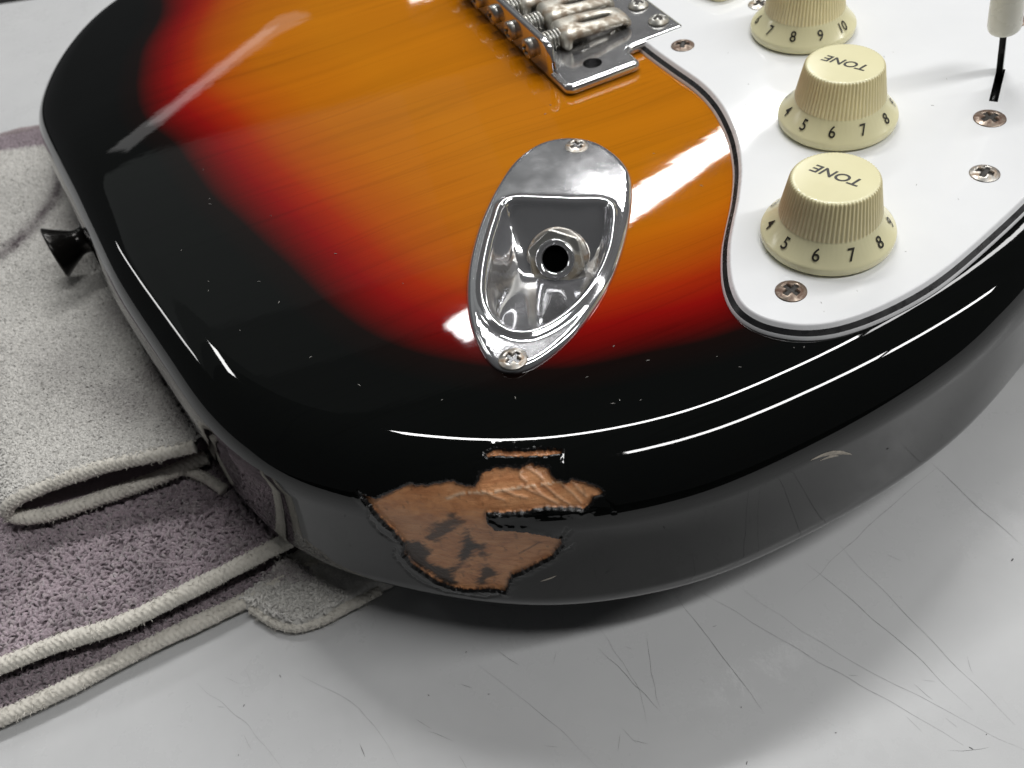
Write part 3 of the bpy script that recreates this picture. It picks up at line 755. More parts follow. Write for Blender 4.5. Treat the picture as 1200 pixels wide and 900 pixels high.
# ------------------------------------------------------------------ selector switch
sw = bpy.data.objects.new('selector_switch', None); COL.objects.link(sw); sw.parent = guitar; sw.empty_display_size = .005
swb = P(1171.5, 84, PZ); sw.location = [x * MM for x in swb - wl(guitar)]
top0 = P(1177, 33, 13.5)
ax = top0 - swb; ax /= np.linalg.norm(ax)
def box_path(path, hw, ht, side):
    path = np.asarray(path); V = []
    for q in range(len(path)):
        t = path[min(q + 1, len(path) - 1)] - path[max(q - 1, 0)]; t /= np.linalg.norm(t); s_ = side - t * (side @ t); s_ /= np.linalg.norm(s_); u = np.cross(t, s_)
        a = hw[q] if np.ndim(hw) else hw; b = ht
        V += [path[q] + s_ * a + u * b, path[q] - s_ * a + u * b, path[q] - s_ * a - u * b, path[q] + s_ * a - u * b]
    f = [(4 * q + i, 4 * q + (i + 1) % 4, 4 * q + 4 + (i + 1) % 4, 4 * q + 4 + i) for q in range(len(path) - 1) for i in range(4)]
    f += [(3, 2, 1, 0), tuple(4 * (len(path) - 1) + i for i in range(4))]
    return np.array(V), f
V, f = box_path([swb - ax * 3, swb + ax * 3, swb + ax * 6, swb + ax * 7, top0 + ax * 3], [1.3, 1.3, 1.2, .85, .8], .62, np.r_[sdv, 0])
part('switch_blade', V, f, M['blackmetal'], sw, False)
V, f = lathe([(.8, 0), (2.6, 0.0), (2.95, .35), (3.1, 1.2), (3.05, 4), (2.9, 8), (2.75, 12), (2.5, 14.5), (1.8, 16), (.6, 16.5)], 32)
ex = np.cross(np.array([0, 1.0, 0]), ax); ex /= np.linalg.norm(ex); ey = np.cross(ax, ex)
V = V * np.array([1.05, 1.05, 1])
part('switch_tip', frame_pts(V, top0, ex, ey, ax), f, M['tip'], sw)

# ------------------------------------------------------------------ bridge pickup, only its corner shows
pk = np.array([P(905, 1.5, 6)[:2]])[0]; pd = np.array([-.42, .907]); pe = np.array([.907, .42])
q = [pk - pe * 1.0, pk + pd * 70 - pe * 1, pk + pd * 70 - pe * 19, pk - pe * 19]
q = np.array(q)
while proj(np.c_[q, np.full(4, PZ)])[:, 1].max() > 6: q = q + np.array([.2, .5])
pq = ccw(smooth_closed(resample(np.array(q), .8), 3.0)); nn = normals2(pq); n = len(pq)
prof = [(0, PZ + .1), (0, 5.2), (.15, 5.6), (.5, 5.9), (1.0, 6.0)]
V = np.concatenate([np.c_[pq - nn * a, np.full(n, z)] for a, z in prof])
f = [(r * n + i, r * n + (i + 1) % n, (r + 1) * n + (i + 1) % n, (r + 1) * n + i) for r in range(4) for i in range(n)] + [tuple(4 * n + i for i in range(n))]
part('pickup_cover', V, f, M['cream'], guitar)
screw('pickup_screw', S_steel, P(890, 5, PZ + .1), guitar, .3)

# ------------------------------------------------------------------ jack plate
jt = P(653, 238, 1.2)[:2]; jb = P(606, 388, 1.2)[:2]; JL = np.linalg.norm(jb - jt); jT = (jb - jt) / JL; jN = np.array([-jT[1], jT[0]])
def jz(xy):
    d = sdist(xy, JC); t = (xy - jt) @ jT; e = sdist(xy, JO)
    z = np.full(len(xy), 1.15)
    z = z - .55 * sstep(.9, .0, e) - .3 * sstep(.3, -.0, e)
    z = z + .85 * np.exp(-((d + 1.0) / .75) ** 2) * (d < 0) + .85 * math.exp(-(1 / .75) ** 2) * (d >= 0) * np.exp(-d / .25)
    inn = d > 0
    a = np.maximum(t + .6, .05) * 1.12; b = np.maximum(JL - t + 1.0, .05) * .50; c = 26 * (1 - np.exp(-np.maximum(d, .02) * 2.4 / 13))
    dep = (a ** -2.7 + b ** -2.7 + c ** -2.7) ** (-1 / 2.7)
    return np.where(inn, z - dep, z)
loops = [JO] + [JO - normals2(JO) * k for k in (.2, .5, .9)]
ins = [resample(JC + normals2(JC) * k, .45) for k in (-1.1, -.7, -.35, -.12, .12, .4, .75, 1.1, 1.5, 2.0)]
g = grid_pts(JO, .5, 1.2); dg_ = sdist(g, JC); g = g[(dg_ > 1.4) | (dg_ < -2.3)]
JV, JT = cdt(loops, np.vstack(ins + [g]), JO)
Z = jz(JV); n = len(JO)
V = np.vstack([np.c_[JV, Z], np.c_[JO, np.full(n, .02)]]); k = len(JV)
f = [tuple(int(a) for a in t) for t in JT] + [(k + i, k + (i + 1) % n, (i + 1) % n, i) for i in range(n)]
plate = part('jack_plate', V, f, M['chrome'], guitar)
S_j = screw_mesh('jack_screw', 2.6, .65, M['steel'])
screw('jack_screw', S_j, np.r_[P(676, 170.5, 1.3)[:2], 1.2], plate, .4); screw('jack_screw', S_j, np.r_[P(601, 420, 1.3)[:2], 1.2], plate, .75)
# jack socket on the steep wall
wa_ = math.atan(1.12); jn = np.r_[jT * math.sin(wa_), math.cos(wa_)]
best = None
for t in np.arange(3, 16, .1):
    c = np.r_[jt + jT * t, jz((jt + jT * t)[None])[0] - .25]; e = np.hypot(*(proj(c + jn * 2.4) - (651, 304)))
    if best is None or e < best[0]: best = (e, t)
jx = np.r_[jN, 0]
tcen = best[1]; cj = np.r_[jt + jT * tcen, jz((jt + jT * tcen)[None])[0] - .25]
off = min(((abs(proj(cj + jx * o_ + jn * 2.4)[0] - 651), o_) for o_ in np.arange(-4, 4, .1)))[1]
cj = cj + jx * off
jy = np.cross(jn, jx)
sock = bpy.data.objects.new('jack_socket', None); COL.objects.link(sock); sock.parent = plate; sock.location = [x * MM for x in cj - wl(plate)]; sock.empty_display_size = .005
V, f = lathe([(3.0, .2), (6.4, .2), (6.6, .5), (6.2, .75), (3.2, .8)], 40, cap1=False); part('washer', frame_pts(V, cj, jx, jy, jn), f, M['steel'], plate)
bpy.data.objects.remove(sock)
def hexr(r, th): return r * math.cos(math.pi / 6) / np.cos((th + .25) % (math.pi / 3) - math.pi / 6)
n = 60; th = np.linspace(0, 2 * np.pi, n, endpoint=False); rings = []
for kind, r, z in (('h', 6.3, .75), ('h', 6.3, 2.0), ('m', 5.9, 2.35), ('c', 3.95, 2.35)):
    rr = hexr(r, th) if kind == 'h' else (hexr(5.95, th) if kind == 'm' else np.full(n, r))
    rings.append(np.stack([rr * np.cos(th), rr * np.sin(th), np.full(n, z)], -1))
V = np.concatenate(rings); f = [(q * n + i, q * n + (i + 1) % n, (q + 1) * n + (i + 1) % n, (q + 1) * n + i) for q in range(3) for i in range(n)]
part('jack_nut', frame_pts(V, cj, jx, jy, jn), f, M['pitted'], plate, False)
V, f = lathe([(4.1, 2.0), (4.1, 3.1), (3.9, 3.4), (3.4, 3.5), (2.85, 3.25), (2.7, 2.9), (2.7, -8)], 48, cap1=False); o = part('jack_sleeve', frame_pts(V, cj, jx, jy, jn), f, M['chrome_bridge'], plate)
V, f = lathe([(2.66, 1.4), (2.66, 2.9)], 40, cap1=False); V2_, f2 = lathe([(2.68, 1.45), (.1, 1.45)], 40)
v, f = join([(V * np.array([.985, .985, 1]), f), (V2_, f2)]); part('jack_bore_shade', frame_pts(v, cj, jx, jy, jn), f, M['hole'], plate)  # black lining and shallow cap paint in the shade of the deep bore

# ------------------------------------------------------------------ bridge
bridge = bpy.data.objects.new('bridge', None); COL.objects.link(bridge); bridge.parent = guitar; bridge.empty_display_size = .01
bridge.location = [x * MM for x in np.r_[br(18, 34), 0] - wl(guitar)]
def brp(b, a, z): return np.r_[br(b, a), z]
bp_ = np.array([(1.4, -2.4), (18.6, -2.4), (19.9, -1.4), (20, 3.6), (21.2, 4.9), (36, 5.2), (36.8, 6.2), (36.8, 62), (36, 63), (20, 63.4), (20, 70), (18.6, 70.8), (1.4, 70.8), (0.0, 69), (0, 66), (0, 1.4), (.0, -1.0)], float)
BPL = ccw(smooth_closed(resample(bp_, .5), .9)); nn = normals2(BPL); n = len(BPL)
th = np.linspace(0, 2 * np.pi, 28, endpoint=False)
holes = [np.stack([10 + 2.3 * np.cos(th), 4.0 + 2.3 * np.sin(th)], -1), np.stack([10 + 2.3 * np.cos(th), 64 + 2.3 * np.sin(th)], -1)]
prof = [(.9, .05), (.3, .25), (.0, .8), (.05, 1.5), (.3, 2.05), (.75, 2.45), (1.3, 2.6)]
ringV = [np.c_[BPL - nn * a, np.full(n, z)] for a, z in prof]
inn = ringV[-1][:, :2]; cv, ct = cdt([inn] + holes, [], inn, holes)
hv = [np.c_[h, np.full(len(h), .1)] for h in holes]
loc = np.vstack(ringV + [np.c_[cv[n:], np.full(len(cv) - n, 2.6)]] + hv)
fc = [(r * n + i, r * n + (i + 1) % n, (r + 1) * n + (i + 1) % n, (r + 1) * n + i) for r in range(len(prof) - 1) for i in range(n)]
fc += [tuple(int(a) + (len(prof) - 1) * n for a in t) for t in ct]
kh = len(loc) - 56; kt = (len(prof)) * n
for h in range(2): fc += [(kt + h * 28 + (i + 1) % 28, kt + h * 28 + i, kh + h * 28 + i, kh + h * 28 + (i + 1) % 28) for i in range(28)] + [tuple(kh + h * 28 + i for i in range(28))]
def bw3(L): L = np.asarray(L, float); return np.c_[BRO + L[:, :1] * BB + L[:, 1:2] * BA, L[:, 2]]
bplate = part('bridge_plate', bw3(loc), fc, M['chrome_bridge'], bridge)
for p in bplate.data.polygons:
    if len(p.vertices) == 3 or len(p.vertices) > 4: p.use_smooth = False
# upright rear flange with rounded treble end: one bent sheet, swept along a
fp = [(3.2, 2.62), (2.5, 2.9), (2.05, 3.5), (1.95, 4.4), (1.9, 8.6), (1.75, 9.2), (1.2, 9.6), (.5, 9.55), (.05, 9.1), (-.05, 8.4), (-.05, 1.2), (.1, .5), (.5, .2)]
al = np.r_[6.2, 6.6, 7.2, 8.0, np.linspace(9.4, 58.6, 30), 60, 60.8, 61.4, 61.8]
V = []
for a in al:
    e = min(a - 6.2, 61.8 - a); h = .42 + .58 * math.sqrt(max(0, 1 - (1 - min(e / 3.2, 1)) ** 2))
    th_ = .35 + .65 * min(1, e / .8)
    for b, z in fp: V.append((.95 + (b - .95) * th_, a, 2.0 + (z - 2.0) * h if z > 2.0 else z))
m = len(fp); f = [(q * m + i, q * m + i + 1, (q + 1) * m + i + 1, (q + 1) * m + i) for q in range(len(al) - 1) for i in range(m - 1)]
f += [tuple(range(m)), tuple((len(al) - 1) * m + i for i in reversed(range(m)))]
part('rear_flange', bw3(V), [tuple(reversed(q)) for q in f], M['chrome_bridge'], bridge)
S_f = screw_mesh('intonation_screw', 2.35, .6, M['pitted'], 1.5, .2, .8)
S_p = screw_mesh('pivot_screw', 2.5, 1.3, M['pitted'], .2, .2, .6)
# saddle mesh in its own frame: x along b, y along a
spf = np.array([(7.4, 2.75), (7.2, 3.8), (7.2, 5.2), (7.5, 6.3), (8.3, 6.95), (9.6, 7.1), (12, 7.0), (16, 6.6), (21, 6.0), (24.2, 5.5), (25.3, 4.8), (25.6, 3.9), (25.65, 2.9)])
SP = resample(spline(spf, .2, False), .5, False); sl = np.r_[0, np.cumsum(np.linalg.norm(np.diff(SP, axis=0), axis=1))]
Ls = sl[-1]; hw = 4.95
tap = lambda s: hw - .9 * sstep(Ls * .35, Ls * .95, s)
edge = [(s, -tap(s)) for s in np.linspace(0, Ls, 50)] + [(Ls, y) for y in np.linspace(-tap(Ls), tap(Ls), 14)[1:-1]] + [(s, tap(s)) for s in np.linspace(Ls, 0, 50)] + [(0, y) for y in np.linspace(hw, -hw, 14)[1:-1]]
edge = ccw(smooth_closed(resample(np.array(edge), .45), 2.2))
sc_ = Ls * .56; slt = ccw(np.array([(sc_ + 4.6 * np.sign(np.cos(t)) * abs(np.cos(t)) ** .6, 1.15 * np.sign(np.sin(t)) * abs(np.sin(t)) ** .9) for t in np.linspace(0, 2 * np.pi, 40, endpoint=False)]))
gp = grid_pts(edge, .8, .4); gp = gp[sdist(gp, slt) < -.3]
cv, ct = cdt([edge, slt], gp, edge, [slt])
def smap(sy, off):
    b = np.interp(sy[:, 0], sl, SP[:, 0]); z = np.interp(sy[:, 0], sl, SP[:, 1])
    tb = np.gradient(SP[:, 0], sl); tz = np.gradient(SP[:, 1], sl); nb = -np.interp(sy[:, 0], sl, tz); nz_ = np.interp(sy[:, 0], sl, tb)
    ln = np.hypot(nb, nz_); nb, nz_ = nb / ln, nz_ / ln
    rnd = .5 * np.exp(-np.maximum(sdist(sy, edge), 0) / .35) + .35 * np.exp(-np.maximum(-sdist(sy, slt), 0) / .3)
    crown = .5 * (1 - (sy[:, 1] / hw) ** 2)
    return np.c_[b + nb * (off - rnd * (off > -.1) + crown), sy[:, 1], z + nz_ * (off - rnd * (off > -.1) + crown)]
Vt, Vb = smap(cv, 0), smap(cv, -1.5); kk = len(cv)
f = [tuple(int(a) for a in t) for t in ct] + [tuple(int(a) + kk for a in reversed(t)) for t in ct]
ne, ns = len(edge), len(slt)
f += [(kk + i, kk + (i + 1) % ne, (i + 1) % ne, i) for i in range(ne)] + [(ne + i, ne + (i + 1) % ns, kk + ne + (i + 1) % ns, kk + ne + i) for i in range(ns)]
SDV, SDF = np.vstack([Vt, Vb]), f
# coil spring and threaded screw between flange and saddle
tt = np.linspace(0, 1, 150); coil = np.stack([2.3 + 5.0 * tt, 2.15 * np.cos(2 * np.pi * 5.5 * tt), 6.0 + 2.15 * np.sin(2 * np.pi * 5.5 * tt) - 1.2], -1)
CV, CF = tube(coil, .33, 6)
tt = np.linspace(1.5, 15, 110); RV, RF = tube(np.stack([tt, 0 * tt, 0 * tt + 4.8], -1), 1.25 + .14 * np.sin(tt * 2 * np.pi / .7), 10)
HV, HF = lathe([(.2, 0), (1.35, 0), (1.45, .3), (1.45, 3.2), (1.2, 3.6), (.75, 3.6), (.7, 2.6)], 20)
m_sad = m_coil = m_rod = m_set = None
for q in range(6):
    a = 16.2 + q * 10.55
    if a > 72: break
    org = np.r_[br(0, a), 0]; R3 = lambda L: np.asarray(L)[:, :1] * np.r_[BB, 0] + np.asarray(L)[:, 1:2] * np.r_[BA, 0] + np.asarray(L)[:, 2:3] * np.array([0, 0, 1.0])
    if m_sad is None:
        m_sad = mesh('saddle', R3(SDV), SDF, M['saddle']); m_coil = mesh('saddle_spring', R3(CV), CF, M['pitted']); m_rod = mesh('saddle_screw', R3(RV), RF, M['pitted']); m_set = mesh('height_screw', HV, HF, M['pitted'])
    dx = np.r_[BB, 0] * rng.uniform(-1.2, 1.2) if q else np.zeros(3)
    rel = org - wl(bridge)
    so = put('saddle', m_sad, bridge, rel + dx)
    put('saddle_spring', m_coil, bridge, rel); put('saddle_screw', m_rod, bridge, rel)
    screw('intonation_screw', S_f, np.r_[br(-.05 - 1.45, a), 4.8], bridge, rng.uniform(0, 1.5), np.r_[-BB, 0])
for q in range(6): screw('pivot_screw', S_p, np.r_[br(32.4, 11.0 + q * 10.0), 3.0], bridge, rng.uniform(0, 1.5))

# ------------------------------------------------------------------ towels
def tufts(pts, nrm_z, length, rad, high, cols, lean=None):
    n = len(pts); a = rng.uniform(0, 2 * np.pi, n)
    if lean is not None: a = lean + rng.normal(0, 1.0, n)
    d = np.stack([np.cos(a), np.sin(a), np.zeros(n)], -1); l = (length * rng.uniform(.6, 1.35, n))[:, None]; h = (high * rng.uniform(.55, 1.25, n))[:, None]
    up = np.array([0, 0, 1.0]); sd_ = np.stack([-np.sin(a), np.cos(a), np.zeros(n)], -1)
    bend = sd_ * (rng.normal(0, .25, n)[:, None] * l)
    pth = [pts - up * .3, pts + d * l * .12 + up * h * .75, pts + d * l * .55 + bend + up * h, pts + d * l * 1.0 + bend + up * h * .25]
    rd = [rad * .8, rad, rad * 1.05, rad * .8]; V = np.empty((n, 16, 3))
    fac = rng.uniform(.75, 1.25, n)[:, None]
    for q in range(4):
        t = (pth[min(q + 1, 3)] - pth[max(q - 1, 0)]); t /= np.linalg.norm(t, axis=1)[:, None]
        u = np.cross(t, sd_); u /= np.linalg.norm(u, axis=1)[:, None] + 1e-9; w = np.cross(t, u)
        for k in range(4):
            an = k * math.pi / 2; V[:, q * 4 + k] = pth[q] + (u * math.cos(an) + w * math.sin(an)) * rd[q] * fac
    b = []
    for q in range(3):
        for k in range(4): b.append((q * 4 + k, q * 4 + (k + 1) % 4, q * 4 + 4 + (k + 1) % 4, q * 4 + 4 + k))
    Fq = (np.array(b)[None] + (np.arange(n) * 16)[:, None, None]).reshape(-1, 4)
    c = np.repeat(cols * rng.uniform(.85, 1.12, (n, 1)), 16, 0)
    return V.reshape(-1, 3), Fq, c

def visible(Q, m=90):
    q = proj(Q); return (q[:, 0] > -m) & (q[:, 0] < 1200 + m) & (q[:, 1] > -m) & (q[:, 1] < 900 + m)

def hem(name, path, rad, parent, mat='hem', flat=1.0, pitch=1.2):
    p = resample(spline(path, .4, False), .16, False); s = np.r_[0, np.cumsum(np.linalg.norm(np.diff(p, axis=0), axis=1))]; n = 22
    th = np.linspace(0, 2 * np.pi, n, endpoint=False)
    w = np.abs(((th / np.pi * 4) % 2) - 1)                     # herringbone of the overlock stitch
    ph = s[:, None] / pitch * 2 * np.pi + w[None] * 6.6
    rr = rad * (1 + .105 * np.sin(ph) - .05 * (np.cos(th * 4)[None] > .85) + (fbm(np.c_[s * .5, s * 0], 3, 5)[:, None] - .5) * .22)
    rr = rr * (1 + .16 * (fbm(np.c_[s * .13, s * 0 + rad], 2, 6)[:, None] - .5))
    p = p + np.c_[np.zeros((len(p), 2)), .25 * (fbm(np.c_[s * .09, s * 0 + 3], 2, 7) - .5)]
    V, f = tube(p, rr, n); o = part(name, V, f, M[mat], parent)
    if mat == 'hem':                              # loose cotton fibres standing off the edging
        k = rng.integers(0, len(p), int(s[-1] * 14)); a = rng.uniform(0, 2 * np.pi, len(k)); T = np.gradient(p, axis=0); T /= np.linalg.norm(T, axis=1)[:, None]
        u = np.cross(T[k], [0, 0, 1.0]); u /= np.linalg.norm(u, axis=1)[:, None]; q = p[k] + (u * np.cos(a)[:, None] + np.array([0, 0, 1.0]) * np.sin(a)[:, None]) * rad * .98
        V, Fq, c = tufts(q, None, .8, .055, .3, np.tile([.64, .61, .55], (len(q), 1))); g = part('hem_fibres', V, Fq, M['terry'], o); g['kind'] = 'stuff'; cattr(g.data, 'tint', c)
    return o

# lower towel: mauve side up, folded double
low = thing('towel', 'mauve grey towel folded double with thick off white hems, partly beneath the guitar', 'towel', (-90, 40, ZT))
A1 = P(-60, 805, -47.2); A2 = P(345, 630, -47.2); mid = P(150, 728, -47.2)
dl = (A2 - A1) / np.linalg.norm(A2 - A1); A3 = A2 + dl * 42; hl = [A1, P(60, 757, -47.0), mid + (0, 0, .2), P(250, 678, -47.2), A2, A2 + dl * 20, A3]
hem('hem', hl, 1.75, low)
B1 = P(-60, 868, -54.0); B2 = P(385, 657, -54.3); hl2 = [B1, P(60, 815, -54), P(160, 764, -54), P(270, 712, -54.2), B2, B2 + (B2 - B1) / np.linalg.norm(B2 - B1) * 30]
hem('hem', hl2, 1.7, low)
el = np.array([-.36, .93, 0]); el /= np.linalg.norm(el)
def sheet(front, back_len, zoff, nv, matc, tintf, parent, name, thick=1.5):
    p = resample(spline(front, .5, False), 1.2, False); m = len(p); v = np.linspace(0, back_len, nv)
    G = p[:, None] + v[None, :, None] * el + np.array([0, 0, zoff]); G[..., 2] += 0.5 * (fbm((G.reshape(-1, 3)[:, :2]) * .08, 3, 9).reshape(m, nv) - .5)
    T2 = G.copy(); T2[..., 2] -= thick
    V = np.concatenate([G.reshape(-1, 3), T2.reshape(-1, 3)]); k = m * nv; f = []
    for i in range(m - 1):
        for j in range(nv - 1):
            a, b, c, d = i * nv + j, (i + 1) * nv + j, (i + 1) * nv + j + 1, i * nv + j + 1
            f.append((a, b, c, d)); f.append((k + d, k + c, k + b, k + a))
    o = part(name, V, f, M[matc], parent); cattr(o.data, 'tint', np.tile(np.array(tintf), (len(V), 1))); return o, G
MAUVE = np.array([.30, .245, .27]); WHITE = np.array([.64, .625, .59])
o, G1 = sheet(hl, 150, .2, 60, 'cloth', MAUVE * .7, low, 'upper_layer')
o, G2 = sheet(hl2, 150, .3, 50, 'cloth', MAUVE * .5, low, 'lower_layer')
def scatter(front, depth0, depth1, zoff, dens):
    p = resample(spline(front, .5, False), .5, False); L = np.linalg.norm(np.diff(p, axis=0), axis=1).sum(); n = int(dens * L * (depth1 - depth0))
    t = rng.uniform(0, len(p) - 1.001, n); k = t.astype(int); fr = (t - k)[:, None]; q = p[k] * (1 - fr) + p[k + 1] * fr + rng.uniform(depth0, depth1, n)[:, None] * el
    q[:, 2] += zoff + 0.5 * (fbm(q[:, :2] * .08, 3, 9) - .5); return q
q = scatter(hl, 1.2, 62, .15, 2.1); q = q[visible(q)]
bodyin = inpoly(q, OUT - ONr * 1.5); q = q[~bodyin]
shade = fbm(q[:, :2] * .12, 3, 2); cl = MAUVE[None] * (.65 + .8 * shade)[:, None]; pale_ = fbm(q[:, :2] * .7, 2, 33) > .68; cl[pale_] = cl[pale_] * .6 + np.array([.40, .36, .36]) * .4
V, Fq, c = tufts(q, None, 1.3, .33, .9, cl); o = part('mauve_pile', V, Fq, M['terry'], low); o['kind'] = 'stuff'; cattr(o.data, 'tint', c)
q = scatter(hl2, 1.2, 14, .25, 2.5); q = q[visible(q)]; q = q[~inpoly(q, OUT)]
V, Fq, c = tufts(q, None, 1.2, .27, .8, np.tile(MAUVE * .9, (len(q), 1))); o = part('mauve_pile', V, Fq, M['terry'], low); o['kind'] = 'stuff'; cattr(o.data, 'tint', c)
hem('hem', [P(219, 551, -43.6), P(232, 556, -44.0), P(246, 563, -44.2), P(262, 574, -44.4)], 1.25, low)

# folded pale corner poking out underneath
cp = PP([(285, 703), (300, 716), (325, 731), (348, 736), (375, 728), (405, 712), (440, 694), (470, 672), (420, 640), (360, 640)], -54.6)[:, :2]
CP = ccw(smooth_closed(resample(spline(cp, .4), .6), 2.0)); nn = normals2(CP); n = len(CP)
prof = [(.6, -56.6), (.0, -55.8), (-.15, -54.9), (.1, -54.0), (.7, -53.2), (1.6, -52.8)]
V = [np.c_[CP - nn * a, np.full(n, z)] for a, z in prof]
gp = grid_pts(CP, .9, 1.9); cv, ct = cdt([V[-1][:, :2]], gp, V[-1][:, :2]); ex_ = cv[n:]
V = np.vstack(V + [np.c_[ex_, -52.8 + .9 * (fbm(ex_ * .22, 3, 4) - .5) * 2]])
V[:, 2] += .5 * (fbm(V[:, :2] * .5, 3, 14) - .5) - .0; V[:, :2] += (fbm(V[:, [0, 2]] * .8, 2, 8) - .5)[:, None] * .4
f = [(r * n + i, r * n + (i + 1) % n, (r + 1) * n + (i + 1) % n, (r + 1) * n + i) for r in range(5) for i in range(n)] + [tuple(int(a) + 5 * n for a in t) for t in ct]
V[:, 2] = np.minimum(V[:, 2], np.where(inpoly(V, OUT), -52.2, -50)); V[:, 2] = np.maximum(V[:, 2], ZT + .15)
o = part('folded_corner', V, f, M['cloth'], low); cr_ = WHITE * (.62 + .5 * fbm(V[:, :2] * .35, 3, 77))[:, None]
cattr(o.data, 'tint', cr_)

gp = grid_pts(CP, .62, .6); gp = gp[~inpoly(gp, OUT - ONr * 2)]
q = np.c_[gp, -52.8 + .9 * (fbm(gp * .22, 3, 4) - .5) * 2 + .05]
cl = WHITE[None] * (.75 + .5 * fbm(gp * .3, 3, 78))[:, None]; dk = sstep(.45, .7, fbm(gp * .18 + 5, 3, 79)); cl = cl * (1 - .6 * dk[:, None]) + MAUVE[None] * .5 * dk[:, None]
V, Fq, c = tufts(q, None, .9, .28, .5, cl); o = part('pale_pile', V, Fq, M['terry'], low); o['kind'] = 'stuff'; cattr(o.data, 'tint', c)
hem('hem', [P(296, 712, -54.6), P(318, 727, -54.8), P(345, 734, -55.0), P(375, 727, -55.0), P(408, 710, -54.8), P(445, 690, -54.6)], 1.25, low)

# upper towel: pale stained side up, folded back on itself beside the guitar
upt = thing('towel', 'pale grey stained towel folded back on itself, heaped beside the black strap button', 'towel', (-120, 110, -44))
ft = [P(229, 522, -33.2), P(180, 533, -33.0), P(130, 544, -33.2), P(80, 559, -33.8), P(45, 572, -34.4), P(22, 583, -35.4)]
fold = [P(10, 593, -37.2), P(10, 601, -39.8)]
fb = [P(24, 606, -41.6), P(60, 602, -42.6), P(120, 583, -43.0), P(180, 562, -42.8), P(243, 535, -42.4)]
hp = ft + fold + fb
hem('hem', hp, 1.65, upt)
e1v = ft[0] - ft[-1]; e1v[2] = 0; e1v /= np.linalg.norm(e1v)
far1 = P(-40, 166, -33)[:2]; far2 = P(80, 149, -33)[:2]
pa = resample(spline(hp, .4, False), .9, False); m = len(pa); nv = 110
apex = np.argmin(pa @ e1v)
lf_ = pa[apex]
acoord = (pa - lf_) @ e1v
def reach(base, mx=190):                        # free run from base along e1v to the body's side
    t = np.linspace(0, mx, 381); q = base[:2] + t[:, None] * e1v[:2]; ins_ = inpoly(q, OUT)
    return t[np.argmax(ins_)] - .2 if ins_.any() else mx
elu = np.array([-.30, .95, 0]); elu /= np.linalg.norm(elu)
depth_end = ((far1 - lf_[:2]) @ np.array([-e1v[1], e1v[0]])) / (elu[:2] @ np.array([-e1v[1], e1v[0]]))
perp1 = np.array([-e1v[1], e1v[0]]); fd = far2 - far1; kb = (fd @ perp1) / (elu[:2] @ perp1); kshear = kb / ((fd - elu[:2] * kb) @ e1v[:2])
vv = np.linspace(0, depth_end, nv); amax_t = acoord[0]; amax_b = acoord[-1]
Ga = np.empty((m, nv, 3))
for j, v in enumerate(vv):
    b0 = lf_ + elu * v; r_ = max(reach(b0), 5)
    for i in range(m):
        a = acoord[i]; lim = amax_t if i < apex else amax_b
        sc = 1 + (r_ / lim - 1) * sstep(4, lim, a) if j else 1
        perp = (pa[i] - lf_) - e1v * a
        aa = min(a * sc, r_ - .2); pt = b0 + e1v * aa + perp + elu * (kshear * aa * v / depth_end)
        Ga[i, j] = pt
bulge = fbm(Ga.reshape(-1, 3)[:, :2] * .035, 3, 19).reshape(m, nv) - .45
Ga[:apex, :, 2] += 3.0 * bulge[:apex] * sstep(0, 25, vv)[None]
T_ = np.gradient(Ga, axis=0); E_ = np.broadcast_to(elu, Ga.shape); Nn = np.cross(T_, E_); Nn /= np.linalg.norm(Nn, axis=2)[..., None] + 1e-9
if Nn[2, 5, 2] < 0: Nn = -Nn
outer = Ga + Nn * 1.1; inner_ = Ga - Nn * 1.1
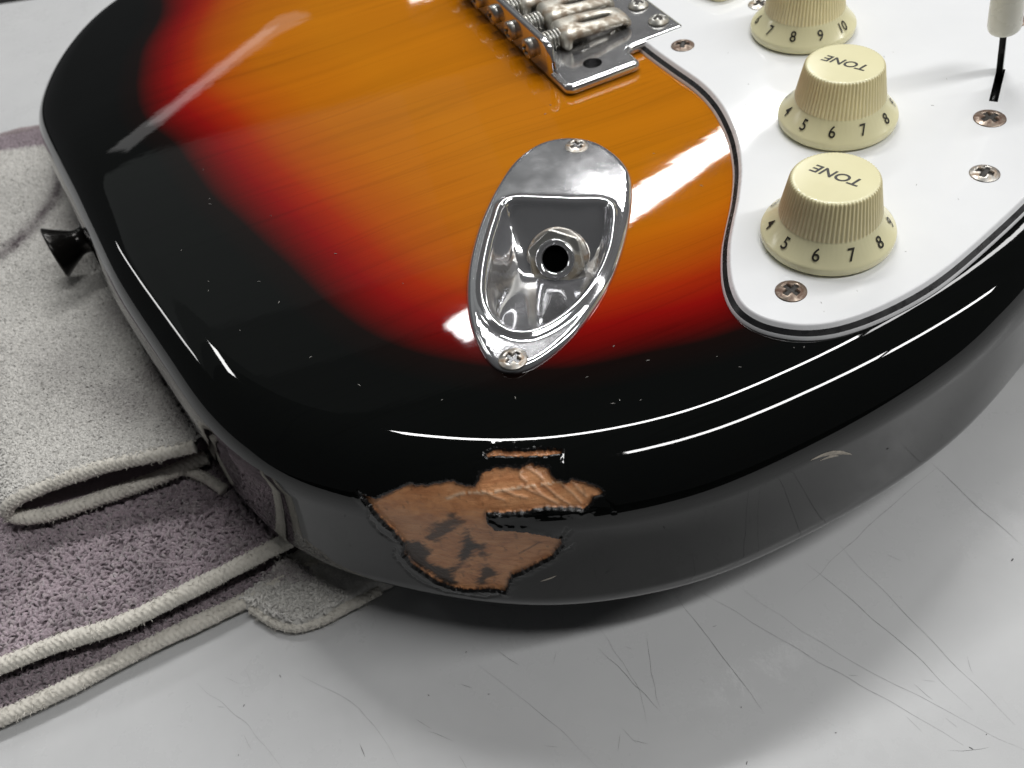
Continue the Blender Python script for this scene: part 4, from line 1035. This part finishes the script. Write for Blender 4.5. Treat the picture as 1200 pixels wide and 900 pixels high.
def stains(xy3):
    px = proj(xy3); k = np.zeros(len(px))
    s = .62 + .42 * fbm(xy3[:, :2] * .05, 4, 3)
    for (x, y, rx, ry, d) in ((165, 372, 42, 20, .62), (205, 440, 45, 28, .66), (222, 470, 35, 40, .72), (150, 470, 60, 30, .4), (70, 430, 60, 40, .2), (100, 262, 30, 14, .5), (30, 190, 60, 16, .0)):
        k = np.maximum(k, d * np.exp(-((px[:, 0] - x) / rx) ** 2 - ((px[:, 1] - y) / ry) ** 2) * (.5 + fbm(xy3[:, :2] * .3, 3, 23)))
    ln = dline(px, [(-20, 310), (15, 290), (45, 262), (66, 232), (74, 205)]) ; k = np.maximum(k, .9 * np.exp(-(ln / 8.0) ** 2) * (.4 + fbm(xy3[:, :2] * .4, 3, 24)))
    c = WHITE[None] * s[:, None]
    bd = sstep(181, 176, px[:, 1] + px[:, 0] * .13); c = c * (1 - bd[:, None]) + (MAUVE * .95)[None] * bd[:, None]
    return c * (1 - k[:, None]) + np.array([.11, .09, .095])[None] * k[:, None]
def gridmesh(name, G, mat, parent, tint, flip=False):
    a, b = G.shape[:2]; i, j = np.meshgrid(np.arange(a - 1), np.arange(b - 1), indexing='ij')
    q = np.stack([i * b + j, (i + 1) * b + j, (i + 1) * b + j + 1, i * b + j + 1], -1).reshape(-1, 4)
    o = part(name, G.reshape(-1, 3), q[:, ::-1] if flip else q, M[mat], parent); cattr(o.data, 'tint', tint(G.reshape(-1, 3)) if callable(tint) else np.tile(np.array(tint), (a * b, 1))); return o
gridmesh('outer_face', outer, 'cloth', upt, lambda q: stains(q) * .95)
gridmesh('inner_face', inner_, 'cloth', upt, MAUVE * .9, True)
# pile on the pale face
Ti = apex + 3
n = 85000; ti = rng.uniform(0, Ti - 1.001, n); tj = rng.uniform(.25, nv - 1.001, n)
cell = np.linalg.norm(np.cross(Ga[1:Ti, :-1] - Ga[:Ti - 1, :-1], Ga[:Ti - 1, 1:] - Ga[:Ti - 1, :-1]), axis=2); pw = cell[ti.astype(int), tj.astype(int)]
kp = rng.uniform(0, 1, n) < pw / np.percentile(pw, 97); ti, tj = ti[kp], tj[kp]
i0, j0 = ti.astype(int), tj.astype(int); fi, fj = (ti - i0)[:, None], (tj - j0)[:, None]
q = outer[i0, j0] * (1 - fi) * (1 - fj) + outer[i0 + 1, j0] * fi * (1 - fj) + outer[i0, j0 + 1] * (1 - fi) * fj + outer[i0 + 1, j0 + 1] * fi * fj
q = q[visible(q)]; q = q[sdist(q, OUT) < -.3]
cl = stains(q); V, Fq, c = tufts(q, None, .95, .22, .5, cl); o = part('pale_pile', V, Fq, M['terry'], upt); o['kind'] = 'stuff'; cattr(o.data, 'tint', c)
fe = [Ga[i, -1] + (0, 0, -.3) for i in range(0, apex, 4)]
hem('hem', fe, 2.4, upt, 'purple_hem')
print('tufts done', len(q), 'knob check', proj((62.5, 19.5, PZ + 13)))
